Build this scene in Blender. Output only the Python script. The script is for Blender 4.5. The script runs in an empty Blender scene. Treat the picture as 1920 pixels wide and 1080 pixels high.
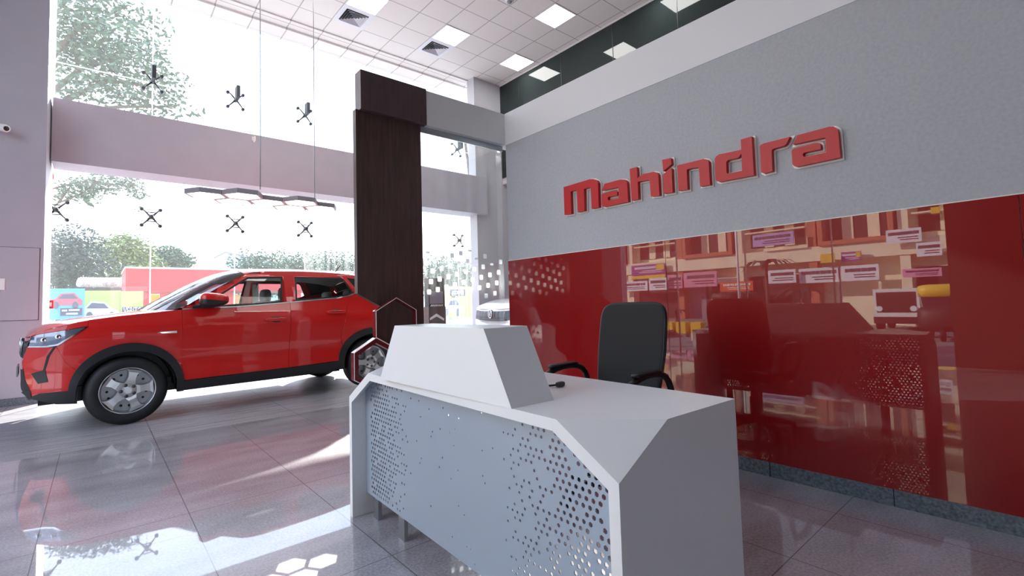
import bpy, bmesh, math, random
import numpy as np
from mathutils import Vector, Matrix
from mathutils.geometry import tessellate_polygon

SC = bpy.context.scene
COL = SC.collection
PI = math.pi
RND = random.Random(7)

# ------------------------------------------------------------------ camera
CAM_H = 1.08
FPX, YAW, PITCH, ROLL, SHIFT = 901.08, 0.713141142, 0.0555047065, -0.0290537395, -0.0116896501
def cam_axes():
    cy, sy, cp, sp = math.cos(YAW), math.sin(YAW), math.cos(PITCH), math.sin(PITCH)
    fwd = np.array([sy*cp, cy*cp, sp]); right = np.array([cy, -sy, 0]); up = np.cross(right, fwd)
    cr, sr = math.cos(ROLL), math.sin(ROLL)
    return cr*right + sr*up, -sr*right + cr*up, fwd
RIGHT, UP, FWD = cam_axes()
cd = bpy.data.cameras.new('camera'); cam = bpy.data.objects.new('camera', cd); COL.objects.link(cam)
cd.sensor_width = 36; cd.lens = FPX/1920*36; cd.shift_y = SHIFT; cd.clip_start = .05; cd.clip_end = 500
cam.matrix_world = Matrix(((RIGHT[0], UP[0], -FWD[0], 0), (RIGHT[1], UP[1], -FWD[1], 0), (RIGHT[2], UP[2], -FWD[2], CAM_H), (0, 0, 0, 1)))
SC.camera = cam
CX, CY = 960, 540 + SHIFT*1920

# ------------------------------------------------------------------ world, sun, exposure
SUN = Vector((-1.17, -1.84, -1.0))            # travel direction of the sunlight
w = bpy.data.worlds.new('world'); SC.world = w; w.use_nodes = True
nt = w.node_tree; nt.nodes.clear()
bg = nt.nodes.new('ShaderNodeBackground'); bg.inputs['Strength'].default_value = 2.3
tcw = nt.nodes.new('ShaderNodeTexCoord'); sxw = nt.nodes.new('ShaderNodeSeparateXYZ'); rpw = nt.nodes.new('ShaderNodeValToRGB')
rpw.color_ramp.elements[0].position = 0.0; rpw.color_ramp.elements[0].color = (.86, .92, 1, 1)      # hazy horizon
rpw.color_ramp.elements[1].position = .8; rpw.color_ramp.elements[1].color = (.48, .66, 1, 1)       # zenith
wo = nt.nodes.new('ShaderNodeOutputWorld')
nt.links.new(tcw.outputs['Generated'], sxw.inputs[0]); nt.links.new(sxw.outputs[2], rpw.inputs[0]); nt.links.new(rpw.outputs[0], bg.inputs[0]); nt.links.new(bg.outputs[0], wo.inputs[0])
sl = bpy.data.lights.new('sun', 'SUN'); sl.energy = 13; sl.color = (1, .95, .86); sl.angle = math.radians(.9)
so = bpy.data.objects.new('sun', sl); COL.objects.link(so); so.rotation_euler = SUN.to_track_quat('-Z', 'Y').to_euler()
SC.view_settings.view_transform = 'Standard'; SC.view_settings.look = 'None'
SC.view_settings.gamma = 1; SC.view_settings.use_curve_mapping = False; SC.view_settings.exposure = 0.98
SC.cycles.use_denoising = True
SC.cycles.max_bounces = 10; SC.cycles.transparent_max_bounces = 24; SC.cycles.diffuse_bounces = 5; SC.cycles.glossy_bounces = 5

def ray(px, py): return (px-CX)/FPX*RIGHT - (py-CY)/FPX*UP + FWD
def P(px, py, ax, val):
    """photo point -> the place where its sight line meets the plane axis = val"""
    d = ray(px, py); o = (0, 0, CAM_H)
    return Vector(d*((val-o[ax])/d[ax]) + np.array(o))

# ------------------------------------------------------------------ materials
MATS = {}
def mat(name, col, rough=.5, metal=0, spec=.5, coat=0, coat_rough=.03, emit=None, es=0, noise=None, bump=None, ior=1.5, coat_ior=1.5):
    m = bpy.data.materials.new(name); m.use_nodes = True; n = m.node_tree
    b = n.nodes['Principled BSDF']
    b.inputs['Base Color'].default_value = (*col, 1); b.inputs['Roughness'].default_value = rough
    b.inputs['Metallic'].default_value = metal; b.inputs['Specular IOR Level'].default_value = spec
    b.inputs['Coat Weight'].default_value = coat; b.inputs['Coat Roughness'].default_value = coat_rough
    b.inputs['IOR'].default_value = ior; b.inputs['Coat IOR'].default_value = coat_ior
    if emit: b.inputs['Emission Color'].default_value = (*emit, 1); b.inputs['Emission Strength'].default_value = es
    if noise or bump:
        tc = n.nodes.new('ShaderNodeTexCoord'); mp = n.nodes.new('ShaderNodeMapping')
        n.links.new(tc.outputs['Object'], mp.inputs[0])
        nz = n.nodes.new('ShaderNodeTexNoise'); nz.inputs['Detail'].default_value = 6
        n.links.new(mp.outputs[0], nz.inputs['Vector'])
    if noise:                                   # (scale, amount, stretch)
        nz.inputs['Scale'].default_value = noise[0]
        if len(noise) > 2: mp.inputs['Scale'].default_value = noise[2]
        rp = n.nodes.new('ShaderNodeValToRGB'); a = noise[1]
        rp.color_ramp.elements[0].position = .3; rp.color_ramp.elements[1].position = .7
        rp.color_ramp.elements[0].color = (*[c*(1-a) for c in col], 1); rp.color_ramp.elements[1].color = (*[min(1, c*(1+a)) for c in col], 1)
        n.links.new(nz.outputs[0], rp.inputs[0]); n.links.new(rp.outputs[0], b.inputs['Base Color'])
    if bump:
        if not noise: nz.inputs['Scale'].default_value = bump[0]
        bp = n.nodes.new('ShaderNodeBump'); bp.inputs['Strength'].default_value = bump[1]; bp.inputs['Distance'].default_value = .01
        n.links.new(nz.outputs[0], bp.inputs['Height']); n.links.new(bp.outputs[0], b.inputs['Normal'])
    MATS[name] = m
    return m
def glass(name, tint=(1, 1, 1), dirt=0.0, ior=1.45, rough=0.0, streak=False):
    """clear sheet: lets light through, mirrors by Fresnel, with a film of dust that scatters light"""
    m = bpy.data.materials.new(name); m.use_nodes = True; n = m.node_tree; n.nodes.clear()
    o = n.nodes.new('ShaderNodeOutputMaterial'); t = n.nodes.new('ShaderNodeBsdfTransparent'); t.inputs[0].default_value = (*tint, 1)
    g = n.nodes.new('ShaderNodeBsdfGlossy'); g.inputs['Roughness'].default_value = rough
    f = n.nodes.new('ShaderNodeFresnel'); f.inputs[0].default_value = ior
    mx = n.nodes.new('ShaderNodeMixShader'); n.links.new(f.outputs[0], mx.inputs[0]); n.links.new(t.outputs[0], mx.inputs[1]); n.links.new(g.outputs[0], mx.inputs[2])
    last = mx
    if dirt:
        tr = n.nodes.new('ShaderNodeBsdfTranslucent'); tr.inputs[0].default_value = (.93, .96, .97, 1)
        m2 = n.nodes.new('ShaderNodeMixShader'); m2.inputs[0].default_value = dirt
        if streak:
            tc = n.nodes.new('ShaderNodeTexCoord'); mp = n.nodes.new('ShaderNodeMapping'); mp.inputs['Scale'].default_value = (9, 9, .5)
            nz = n.nodes.new('ShaderNodeTexNoise'); nz.inputs['Scale'].default_value = 1.6; nz.inputs['Detail'].default_value = 5
            mr = n.nodes.new('ShaderNodeMapRange'); mr.inputs[1].default_value = .4; mr.inputs[2].default_value = .75
            mr.inputs[3].default_value = dirt*.35; mr.inputs[4].default_value = dirt*2
            n.links.new(tc.outputs['Object'], mp.inputs[0]); n.links.new(mp.outputs[0], nz.inputs[0]); n.links.new(nz.outputs[0], mr.inputs[0]); n.links.new(mr.outputs[0], m2.inputs[0])
        n.links.new(last.outputs[0], m2.inputs[1]); n.links.new(tr.outputs[0], m2.inputs[2]); last = m2
    n.links.new(last.outputs[0], o.inputs[0]); MATS[name] = m
    return m
M = MATS
mat('wall_white', (.62, .60, .62), .55)
mat('wall_lilac', (.43, .42, .475), .5, noise=(3, .03))
mat('pillar_grey', (.50, .50, .54), .6)
mat('wall_grey', (.44, .465, .52), .75, noise=(60, .06), bump=(60, .08))
mat('band_white', (.74, .76, .82), .5)
mat('lintel_grey', (.72, .74, .76), .5)
mat('red_glass', (.265, .002, .004), .35, spec=.15, coat=1, coat_rough=.0, coat_ior=1.6)
mat('skirting', (.13, .155, .18), .3, noise=(70, .5))
mat('ceiling_tile', (.66, .63, .60), .8)
mat('light_panel', (1, 1, 1), .5, emit=(1, .98, .95), es=9)
mat('dark_glass', (.022, .030, .030), .03, spec=.5, ior=1.42)
mat('walnut', (.070, .036, .031), .42, noise=(5, .28, (9, 9, .7)))
mat('walnut_cap', (.085, .055, .060), .4, noise=(5, .2, (9, 9, .7)))
mat('chrome', (.8, .8, .82), .12, 1)
mat('steel', (.42, .45, .48), .35, 1)
mat('dark_steel', (.06, .065, .07), .4, .6)
mat('black_plastic', (.007, .008, .009), .45)
mat('grey_plastic', (.25, .26, .28), .5)
mat('desk_white', (.86, .88, .90), .32, spec=.5)
mat('desk_panel', (.36, .43, .52), .38, .15)
mat('hex_red', (.16, .012, .014), .2, coat=.6)
mat('letter_red', (.52, .008, .014), .38, spec=.35)
mat('white_acrylic', (.85, .86, .84), .35)
mat('car_red', (.56, .009, .008), .35, spec=.3, coat=1, coat_rough=.02, coat_ior=1.42)
mat('car_white', (.80, .80, .80), .3, coat=1, coat_rough=.02)
mat('cladding', (.009, .010, .013), .55)
mat('tyre', (.009, .010, .012), .62)
mat('alloy', (.55, .56, .58), .28, .75)
mat('alloy_mid', (.34, .35, .37), .4, .6)
mat('alloy_dark', (.20, .21, .23), .4, .6)
mat('interior_grey', (.40, .40, .41), .8)
mat('interior_light', (.62, .62, .62), .8)
mat('lamp_white', (.85, .88, .92), .1, coat=.5)
mat('headlamp_glass', (.17, .20, .27), .05, .5, coat=1)
mat('lamp_red', (.4, .01, .01), .1)
mat('pale_bracket', (.5, .45, .46), .5)
mat('lamp_frame', (.25, .26, .29), .5)
mat('hex_light', (1, 1, 1), .5, emit=(1, .96, .90), es=3.2)
mat('sign_red', (.72, .03, .04), .5)
mat('signal_red', (.65, .02, .04), .4)
mat('hoarding_lime', (.42, .48, .14), .6)
mat('sky_blue', (.10, .38, .62), .6)
mat('navy', (.05, .06, .13), .6)
mat('white_paint', (.82, .82, .80), .5)
mat('picture_pink', (.55, .10, .14), .5)
mat('picture_silver', (.62, .64, .68), .5)
mat('picture_glass', (.08, .09, .14), .5)
mat('blue_shed', (.42, .52, .58), .6)
mat('bark', (.10, .075, .055), .9, bump=(20, .5))
mat('leaf', (.055, .11, .06), .55, noise=(2.5, .45))
mat('leaf_yellow', (.16, .21, .06), .55, noise=(2.5, .4))
mat('leaf_dark', (.022, .055, .045), .6, noise=(2, .4))
mat('asphalt', (.20, .20, .20), .9, noise=(4, .12))
mat('cream', (.88, .78, .58), .8, noise=(1.5, .05))
mat('terracotta', (.50, .17, .09), .7)
mat('shop_dark', (.025, .02, .02), .6)
mat('shutter', (.24, .22, .27), .5)
mat('sign_white', (.78, .78, .84), .5)
mat('sign_purple', (.22, .05, .28), .5)
mat('sign_violet', (.42, .36, .66), .5)
mat('sign_yellow', (.80, .52, .04), .5)
mat('sign_pink', (.70, .28, .42), .5)
mat('sign_orange', (.70, .13, .04), .5)
mat('ink', (.04, .03, .06), .6)

mat('vent_white', (.72, .73, .78), .4)
glass('front_glass', (.95, .98, .99), .032)
glass('front_glass_dusty', (.94, .97, .98), .06, streak=True)
glass('portal_glass', (.95, .97, .97), .035, streak=True)
glass('side_glass', (.95, .97, .97), .01)
glass('car_glass', (.82, .87, .87), 0)
glass('screen_glass', (.25, .28, .30), 0, ior=1.7)
def film():
    m = bpy.data.materials.new('film_white'); m.use_nodes = True; n = m.node_tree; n.nodes.clear()
    o = n.nodes.new('ShaderNodeOutputMaterial'); t = n.nodes.new('ShaderNodeBsdfTranslucent'); d = n.nodes.new('ShaderNodeBsdfDiffuse'); x = n.nodes.new('ShaderNodeMixShader')
    t.inputs[0].default_value = (.92, .95, .96, 1); d.inputs[0].default_value = (.88, .92, .93, 1); x.inputs[0].default_value = .4
    n.links.new(t.outputs[0], x.inputs[1]); n.links.new(d.outputs[0], x.inputs[2]); n.links.new(x.outputs[0], o.inputs[0]); M['film_white'] = m
film()
def mesh_fabric():
    m = mat('chair_mesh', (.014, .015, .018), .75)
    return m
mesh_fabric()

def floor_mat(name, base, rough, jx, jy, tile, joint, coat=0, streak=0, bump=0):
    m = bpy.data.materials.new(name); m.use_nodes = True; n = m.node_tree; b = n.nodes['Principled BSDF']
    tc = n.nodes.new('ShaderNodeTexCoord'); sx = n.nodes.new('ShaderNodeSeparateXYZ'); n.links.new(tc.outputs['Object'], sx.inputs[0])
    def mth(op, a, bb=None):
        x = n.nodes.new('ShaderNodeMath'); x.operation = op
        for i, v in enumerate((a, bb)):
            if v is None: continue
            if isinstance(v, (int, float)): x.inputs[i].default_value = v
            else: n.links.new(v, x.inputs[i])
        return x.outputs[0]
    def line(o, ph, size):
        f = mth('FRACT', mth('DIVIDE', mth('SUBTRACT', o, ph-40*size), size))
        d = mth('MULTIPLY', mth('MINIMUM', f, mth('SUBTRACT', 1.0, f)), size)
        return mth('LESS_THAN', d, joint)
    lin = mth('MAXIMUM', line(sx.outputs[0], jx, tile[0]), line(sx.outputs[1], jy, tile[1]))
    nz = n.nodes.new('ShaderNodeTexNoise'); nz.inputs['Scale'].default_value = 90; nz.inputs['Detail'].default_value = 3
    n.links.new(tc.outputs['Object'], nz.inputs[0])
    n2 = n.nodes.new('ShaderNodeTexNoise'); n2.inputs['Scale'].default_value = 2.2; n2.inputs['Detail'].default_value = 8
    mp = n.nodes.new('ShaderNodeMapping'); mp.inputs['Scale'].default_value = (1, 2.2 if not streak else streak, 1)
    n.links.new(tc.outputs['Object'], mp.inputs[0]); n.links.new(mp.outputs[0], n2.inputs[0])
    ad = mth('ADD', mth('MULTIPLY', nz.outputs[0], .55), mth('MULTIPLY', n2.outputs[0], .45))
    rp = n.nodes.new('ShaderNodeValToRGB'); rp.color_ramp.elements[0].position = .36; rp.color_ramp.elements[1].position = .66
    rp.color_ramp.elements[0].color = (*[c*.62 for c in base], 1); rp.color_ramp.elements[1].color = (*[c*1.3 for c in base], 1)
    n.links.new(ad, rp.inputs[0])
    mx = n.nodes.new('ShaderNodeMix'); mx.data_type = 'RGBA'; n.links.new(lin, mx.inputs['Factor'])
    n.links.new(rp.outputs[0], mx.inputs['A']); mx.inputs['B'].default_value = (*[c*.22 for c in base], 1)
    n.links.new(mx.outputs['Result'], b.inputs['Base Color'])
    b.inputs['Roughness'].default_value = rough; b.inputs['Specular IOR Level'].default_value = .5
    b.inputs['Coat Weight'].default_value = coat; b.inputs['Coat Roughness'].default_value = .02; b.inputs['Coat IOR'].default_value = 1.55
    if bump:
        bp = n.nodes.new('ShaderNodeBump'); bp.inputs['Strength'].default_value = bump; bp.inputs['Distance'].default_value = .02
        n.links.new(n2.outputs[0], bp.inputs['Height']); n.links.new(bp.outputs[0], b.inputs['Normal'])
    M[name] = m
floor_mat('granite', (.37, .355, .385), .30, .392, 3.165, (.594, 1.175), .0022, coat=1)
floor_mat('granite_rough', (.29, .28, .30), .42, .392, 3.165, (1.19, 1.175), .003, streak=7, bump=.9)
def ceil_mat():
    m = M['ceiling_tile']; n = m.node_tree; b = n.nodes['Principled BSDF']
    tc = n.nodes.new('ShaderNodeTexCoord'); br = n.nodes.new('ShaderNodeTexBrick')
    mp = n.nodes.new('ShaderNodeMapping'); mp.inputs['Location'].default_value = (-(6.919-12*.6), -(7.06-12*.6), 0)
    n.links.new(tc.outputs['Object'], mp.inputs[0]); n.links.new(mp.outputs[0], br.inputs[0])
    br.offset = 0; br.squash = 1; br.inputs['Scale'].default_value = 1; br.inputs['Brick Width'].default_value = .6; br.inputs['Row Height'].default_value = .6
    br.inputs['Mortar Size'].default_value = .010; br.inputs['Mortar Smooth'].default_value = .1
    br.inputs['Color1'].default_value = (.76, .735, .71, 1); br.inputs['Color2'].default_value = (.79, .765, .74, 1); br.inputs['Mortar'].default_value = (.44, .41, .39, 1)
    n.links.new(br.outputs[0], b.inputs['Base Color'])
ceil_mat()

# ------------------------------------------------------------------ mesh helpers
def link(name, me, m, parent=None, smooth=False):
    o = bpy.data.objects.new(name, me); COL.objects.link(o)
    if m: me.materials.append(M[m] if isinstance(m, str) else m)
    if parent: o.parent = parent
    if smooth: me.polygons.foreach_set('use_smooth', [True]*len(me.polygons))
    return o
def obj(name, bm, m, parent=None, smooth=False, loc=None, bev=0):
    me = bpy.data.meshes.new(name)
    if bev:
        ed = [e for e in bm.edges if len(e.link_faces) == 2 and e.calc_face_angle(0) > .5]
        bmesh.ops.bevel(bm, geom=ed, offset=bev, segments=2, affect='EDGES', profile=.5)
    bmesh.ops.recalc_face_normals(bm, faces=bm.faces)
    bm.to_mesh(me); bm.free()
    o = link(name, me, m, parent, smooth)
    if loc: o.location = loc
    return o
def tag(o, label, cat, group=None, kind=None):
    o['label'] = label
    if cat: o['category'] = cat
    if group: o['group'] = group
    if kind: o['kind'] = kind
    return o
def thing(name, label, cat, loc=(0, 0, 0), rz=0, group=None):
    o = bpy.data.objects.new(name, None); COL.objects.link(o); o.location = loc; o.rotation_euler = (0, 0, rz); o.empty_display_size = .1
    return tag(o, label, cat, group)
def struct(name, bm, m, parent=None, **k):
    o = obj(name, bm, m, parent, **k)
    if not parent: o['kind'] = 'structure'
    return o
def copy_tree(o, parent=None):
    c = o.copy(); COL.objects.link(c)
    if parent: c.parent = parent
    for ch in list(o.children): copy_tree(ch, c)
    return c
def BM(): return bmesh.new()
def box(bm, x0, x1, y0, y1, z0, z1):
    v = [bm.verts.new((x, y, z)) for x in (x0, x1) for y in (y0, y1) for z in (z0, z1)]
    for f in ((0, 1, 3, 2), (4, 6, 7, 5), (0, 4, 5, 1), (2, 3, 7, 6), (0, 2, 6, 4), (1, 5, 7, 3)): bm.faces.new([v[i] for i in f])
    return bm
def Box(*a): return box(BM(), *a)
def prism(bm, pts, vec, holes=()):
    """planar outline (3-D points) pushed along vec; outline may be concave, with holes"""
    loops = [[Vector(p) for p in pts]] + [[Vector(p) for p in h] for h in holes]
    tris = tessellate_polygon(loops); flat = [p for l in loops for p in l]; vec = Vector(vec)
    a = [bm.verts.new(p) for p in flat]; b = [bm.verts.new(p+vec) for p in flat]
    for t in tris:
        try: bm.faces.new([a[i] for i in t]); bm.faces.new([b[i] for i in t][::-1])
        except ValueError: pass
    k = 0
    for l in loops:
        for i in range(len(l)):
            j = (i+1) % len(l)
            try: bm.faces.new((a[k+i], a[k+j], b[k+j], b[k+i]))
            except ValueError: pass
        k += len(l)
    return bm
def tube(bm, pts, r, n=8, cap=True):
    pts = [Vector(p) for p in pts]; rr = r if isinstance(r, (list, tuple)) else [r]*len(pts); rings = []; up = None
    for i, p in enumerate(pts):
        d = (pts[min(i+1, len(pts)-1)] - pts[max(i-1, 0)]).normalized()
        if up is None: up = d.orthogonal().normalized()
        up = (up - d*up.dot(d)).normalized(); s = d.cross(up)
        rings.append([bm.verts.new(p + (up*math.cos(2*PI*k/n) + s*math.sin(2*PI*k/n))*rr[i]) for k in range(n)])
    for a, b in zip(rings, rings[1:]):
        for k in range(n): bm.faces.new((a[k], a[(k+1) % n], b[(k+1) % n], b[k]))
    if cap: bm.faces.new(rings[0][::-1]); bm.faces.new(rings[-1])
    return bm
def lathe(bm, prof, axis='y', c=(0, 0, 0), n=40, closed=False):
    """profile of (radius, offset along axis)"""
    c = Vector(c); rings = []
    for r, h in prof:
        ring = []
        for k in range(n):
            a = 2*PI*k/n; ca, sa = r*math.cos(a), r*math.sin(a)
            p = {'y': (ca, h, sa), 'z': (ca, sa, h), 'x': (h, ca, sa)}[axis]
            ring.append(bm.verts.new(c+Vector(p)))
        rings.append(ring)
    pairs = list(zip(rings, rings[1:])) + ([(rings[-1], rings[0])] if closed else [])
    for a, b in pairs:
        for k in range(n): bm.faces.new((a[k], a[(k+1) % n], b[(k+1) % n], b[k]))
    if not closed:
        for ring in (rings[0], rings[-1]):
            try: bm.faces.new(ring)
            except ValueError: pass
    return bm
def superell(bm, c, r, e=.5, nu=24, nv=14, fn=None):
    c = Vector(c); sg = lambda t, p: math.copysign(abs(t)**p, t); rings = []
    for i in range(1, nv):
        ph = -PI/2 + PI*i/nv; ring = []
        for k in range(nu):
            th = 2*PI*k/nu
            p = Vector((r[0]*sg(math.cos(ph), e)*sg(math.cos(th), e), r[1]*sg(math.cos(ph), e)*sg(math.sin(th), e), r[2]*sg(math.sin(ph), e)))
            if fn: p = fn(p)
            ring.append(bm.verts.new(c+p))
        rings.append(ring)
    for a, b in zip(rings, rings[1:]):
        for k in range(nu): bm.faces.new((a[k], a[(k+1) % nu], b[(k+1) % nu], b[k]))
    bm.faces.new(rings[0][::-1]); bm.faces.new(rings[-1])
    return bm
def hexagon(c, r, plane='xz', rot=0.0):
    out = []
    for k in range(6):
        a = rot + PI/3*k; x, y = r*math.cos(a), r*math.sin(a)
        out.append({'xz': (c[0]+x, c[1], c[2]+y), 'xy': (c[0]+x, c[1]+y, c[2])}[plane])
    return out
def offset_poly(p, d):
    """shift every edge of a 2-D outline outwards by d (positive grows)"""
    n = len(p); ar = sum(p[i][0]*p[(i+1) % n][1]-p[(i+1) % n][0]*p[i][1] for i in range(n)); s = 1 if ar > 0 else -1; out = []
    for i in range(n):
        a, b, c = Vector(p[i-1]), Vector(p[i]), Vector(p[(i+1) % n]); d1, d2 = (b-a), (c-b)
        if d1.length < 1e-6 or d2.length < 1e-6: out.append(tuple(b)); continue
        d1.normalize(); d2.normalize(); n1, n2 = Vector((d1.y, -d1.x))*s, Vector((d2.y, -d2.x))*s; m = n1+n2
        k = max(.45, 1+n1.dot(n2)); out.append(tuple(b+m*(d/k)))
    return out
def text_bm(s, size, font_depth=0.0):
    cu = bpy.data.curves.new('t', 'FONT'); cu.body = s; cu.size = size; cu.align_x = 'CENTER'; cu.align_y = 'CENTER'; cu.extrude = font_depth
    o = bpy.data.objects.new('t', cu); COL.objects.link(o); dg = bpy.context.evaluated_depsgraph_get(); dg.update()
    me = bpy.data.meshes.new_from_object(o.evaluated_get(dg)); bpy.data.objects.remove(o)
    bm = BM(); bm.from_mesh(me); bpy.data.meshes.remove(me); return bm

# ------------------------------------------------------------------ the room
XW, YP, H = 3.069, 3.588, 6.58            # logo wall, portal, ceiling height
X0, X1, YB, YF, FY = -3.0, 7.66, -5.0, 8.5, 10.0
ROUGH_Y = 5.27
struct('floor', Box(X0, 11.2, YB, ROUGH_Y, -.05, 0), 'granite')
struct('floor', Box(X0, 11.2, ROUGH_Y, FY+.25, -.05, 0), 'granite_rough')
struct('ceiling', Box(X0, X1, YB, 9.35, H, H+.1), 'ceiling_tile')
bm = Box(X0, X1, 9.35, 9.62, H-.03, H+.1); box(bm, X0, X1, 9.62, FY+.1, H-.075, H+.1)
struct('trim_1', bm, 'ceiling_tile')
# logo partition with its white band, red glass and stone skirting
RZ = P(1500, 418.5, 0, XW).z; B0 = P(1060, 226.7, 0, XW).z; B1 = P(1060, 158.3, 0, XW).z; SKZ = .085
struct('wall_right', Box(XW, XW+.22, YB, YP, 0, B0), 'wall_grey')
struct('trim_2', Box(XW-.004, XW+.22, YB, YP+.0, B0, B1), 'band_white', bev=.003)
seams = [YP, 1.86, .12, -1.6, -3.3, YB]
for i in range(5):
    a, b = seams[i+1]+.0015, seams[i]-.0015
    o = obj('glass_panel', Box(XW-.012, XW-.001, a, b, SKZ, RZ), 'red_glass')
    where = ['below the red letters, at the portal end of the grey wall', 'on the grey wall behind the desk end, in the middle', 'on the grey wall at the far right of the photo', 'on the grey wall, second behind the camera', 'on the grey wall, last behind the camera'][i]
    tag(o, 'glossy red glass panel ' + where, 'wall panel', 'red glass panels of the logo wall')
struct('trim_11', Box(XW-.013, XW-.001, YB, YP, RZ, RZ+.005), 'white_paint')
bm = BM()
for k in range(15):
    y1 = YP - k*.59; y0 = max(YB, y1-.586)
    box(bm, XW-.016, XW, y0, y1, 0, SKZ)
struct('baseboard_right', bm, 'skirting')
# walls round the room
struct('wall_left', Box(X0-.2, -.52, YF, FY-.3, 0, H), 'wall_lilac')
struct('baseboard_left', Box(X0, -.52, YF-.012, YF, 0, .095), 'skirting')
bm = Box(X0, .4, YB-.2, YB, 0, H); box(bm, 1.6, 11.2, YB-.2, YB, 0, H); box(bm, .4, 1.6, YB-.2, YB, 2.2, H)
struct('wall_back', bm, 'walnut')
bm = BM(); bm.faces.new([bm.verts.new(p) for p in ((.4, YB-.1, .02), (1.6, YB-.1, .02), (1.6, YB-.1, 2.2), (.4, YB-.1, 2.2))])
struct('window_6', bm, 'side_glass')
struct('ground_back', Box(X0-.2, 90, -60, YB-.2, -.5, -.4), 'asphalt')
OY0, OY1, OZ = 1.10, 6.70, 5.4            # the shop-front opening in the left side wall
struct('wall_side_near', Box(X0-.2, X0, YB, OY0, 0, H), 'walnut')
bm = Box(X0-.2, X0, OY1, YF, 0, H); box(bm, X0-.2, X0, OY0, OY1, OZ, H)
struct('wall_side', bm, 'wall_lilac')
struct('wall_far', Box(11.0, 11.2, YB, 9.12, 0, 4.2), 'wall_lilac')
struct('ceiling_low', Box(X1+.02, 11.2, YB, 9.12, 4.05, 4.2), 'wall_white')
struct('window_4', Box(X1, X1+.1, YB, 9.12, 4.2, H), 'dark_glass')
struct('trim_3', Box(X1-.01, X1+.02, YB, 9.12, H-.035, H), 'wall_white')
struct('wall_front', Box(6.84, 11.2, 9.12, 9.40, 0, H), 'pillar_grey')
# mullions of the dark glazing
bm = BM()
for k in range(10): box(bm, X1-.006, X1, 8.4-k*1.4, 8.412-k*1.4, 4.2, H-.035)
struct('trim_4', bm, 'dark_steel')
# beam across the front
BZ0, BZ1 = 3.205, 4.10
struct('trim_5', Box(-.5, 7.08, 9.0, 9.5, BZ0, BZ1), 'wall_lilac')
struct('trim_6', Box(-.64, -.545, 9.72, FY+.1, 0, H), 'white_paint')
# front glazing: panes between the joints
joints = [-.55, .667, 1.91, 3.15, 4.39, 5.63, 6.87, 8.11]
g = 0
for z0, z1 in ((0, 2.68), (2.68, 5.0), (5.0, H-.06)):
    for a, b in zip(joints, joints[1:]):
        b2 = b
        me = BM(); vs = [me.verts.new(p) for p in ((a+.004, FY, z0+.004), (b2-.004, FY, z0+.004), (b2-.004, FY, z1-.004), (a+.004, FY, z1-.004))]; me.faces.new(vs)
        g += 1
        struct('window_%d' % (g+10), me, 'front_glass_dusty' if a > 3 else 'front_glass')
bm = BM()
for x in joints[1:-1]:
    for z0, z1 in ((0.0, H-.06),): box(bm, x-.008, x+.008, FY-.004, FY+.006, z0, z1)
for z in (2.68, 5.0): box(bm, -.55, 8.11, FY-.004, FY+.006, z-.006, z+.006)
struct('trim_7', bm, 'film_white')
# side shop front: panes, slim posts, door with long handles
pn = [OY0, 2.50, 3.9, 5.3, OY1]
for k, (a, b) in enumerate(zip(pn, pn[1:])):
    me = BM(); vs = [me.verts.new(p) for p in ((X0, a+.006, .01), (X0, b-.006, .01), (X0, b-.006, OZ), (X0, a+.006, OZ))]; me.faces.new(vs)
    if k == 0:
        door = struct('door_1', me, 'side_glass')
        hb = BM(); tube(hb, [(X0+.07, 2.40, .85), (X0+.07, 2.40, 1.5)], .016); tube(hb, [(X0, 2.40, .92), (X0+.07, 2.40, .92)], .009); tube(hb, [(X0, 2.40, 1.43), (X0+.07, 2.40, 1.43)], .009)
        obj('door_handle', hb, 'chrome', door, True)
    else: struct('window_%d' % k, me, 'side_glass')
bm = BM()
for y in pn[1:-1]: box(bm, X0-.03, X0+.01, y-.008, y+.008, 0, OZ)
struct('trim_8', bm, 'steel')

# portal in front of the glazing: lintel, sheet of glass with white squares
struct('trim_9', Box(2.165, XW+.22, YP, YP+.13, 2.655, B1-.003), 'lintel_grey')
bm = Box(2.13, XW, YP+.05, YP+.06, 2.60, 2.655); box(bm, 2.13, XW, YP+.10, YP+.115, 2.625, 2.655)
struct('trim_10', bm, 'steel')
me = BM(); vs = [me.verts.new(p) for p in ((2.13, YP+.08, .01), (XW-.0, YP+.08, .01), (XW-.0, YP+.08, 2.62), (2.13, YP+.08, 2.62))]; me.faces.new(vs)
pg = struct('window_5', me, 'portal_glass')
fb = BM(); yq = YP+.077
rs = random.Random(3)
for i in range(-3, 14):
    for j in range(-5, 8):
        px = 811.6 + i*16.3 - j*3.5; py = 508.1 - i*4.6 + j*19.7
        if not (798 < px < 950): continue
        top = 478 + 8*math.sin(px*.07) - (px-870)*.03; bot = 556
        if py < top-4 or py > bot: continue
        q = P(px, py, 1, yq)
        if q.x < 2.15 or q.x > XW-.02: continue
        f = 1.0
        if py < top+12 and rs.random() < .4: f = .45
        hw, hh = .0205, .0225*f; c = .006
        o = [(-hw+c, -hh), (hw-c, -hh), (hw, -hh+c), (hw, hh-c), (hw-c, hh), (-hw+c, hh), (-hw, hh-c), (-hw, -hh+c)]
        vv = [fb.verts.new((q.x+a, yq, q.z+b)) for a, b in o]; fb.faces.new(vv)
obj('film_pattern', fb, 'film_white', pg)

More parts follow.
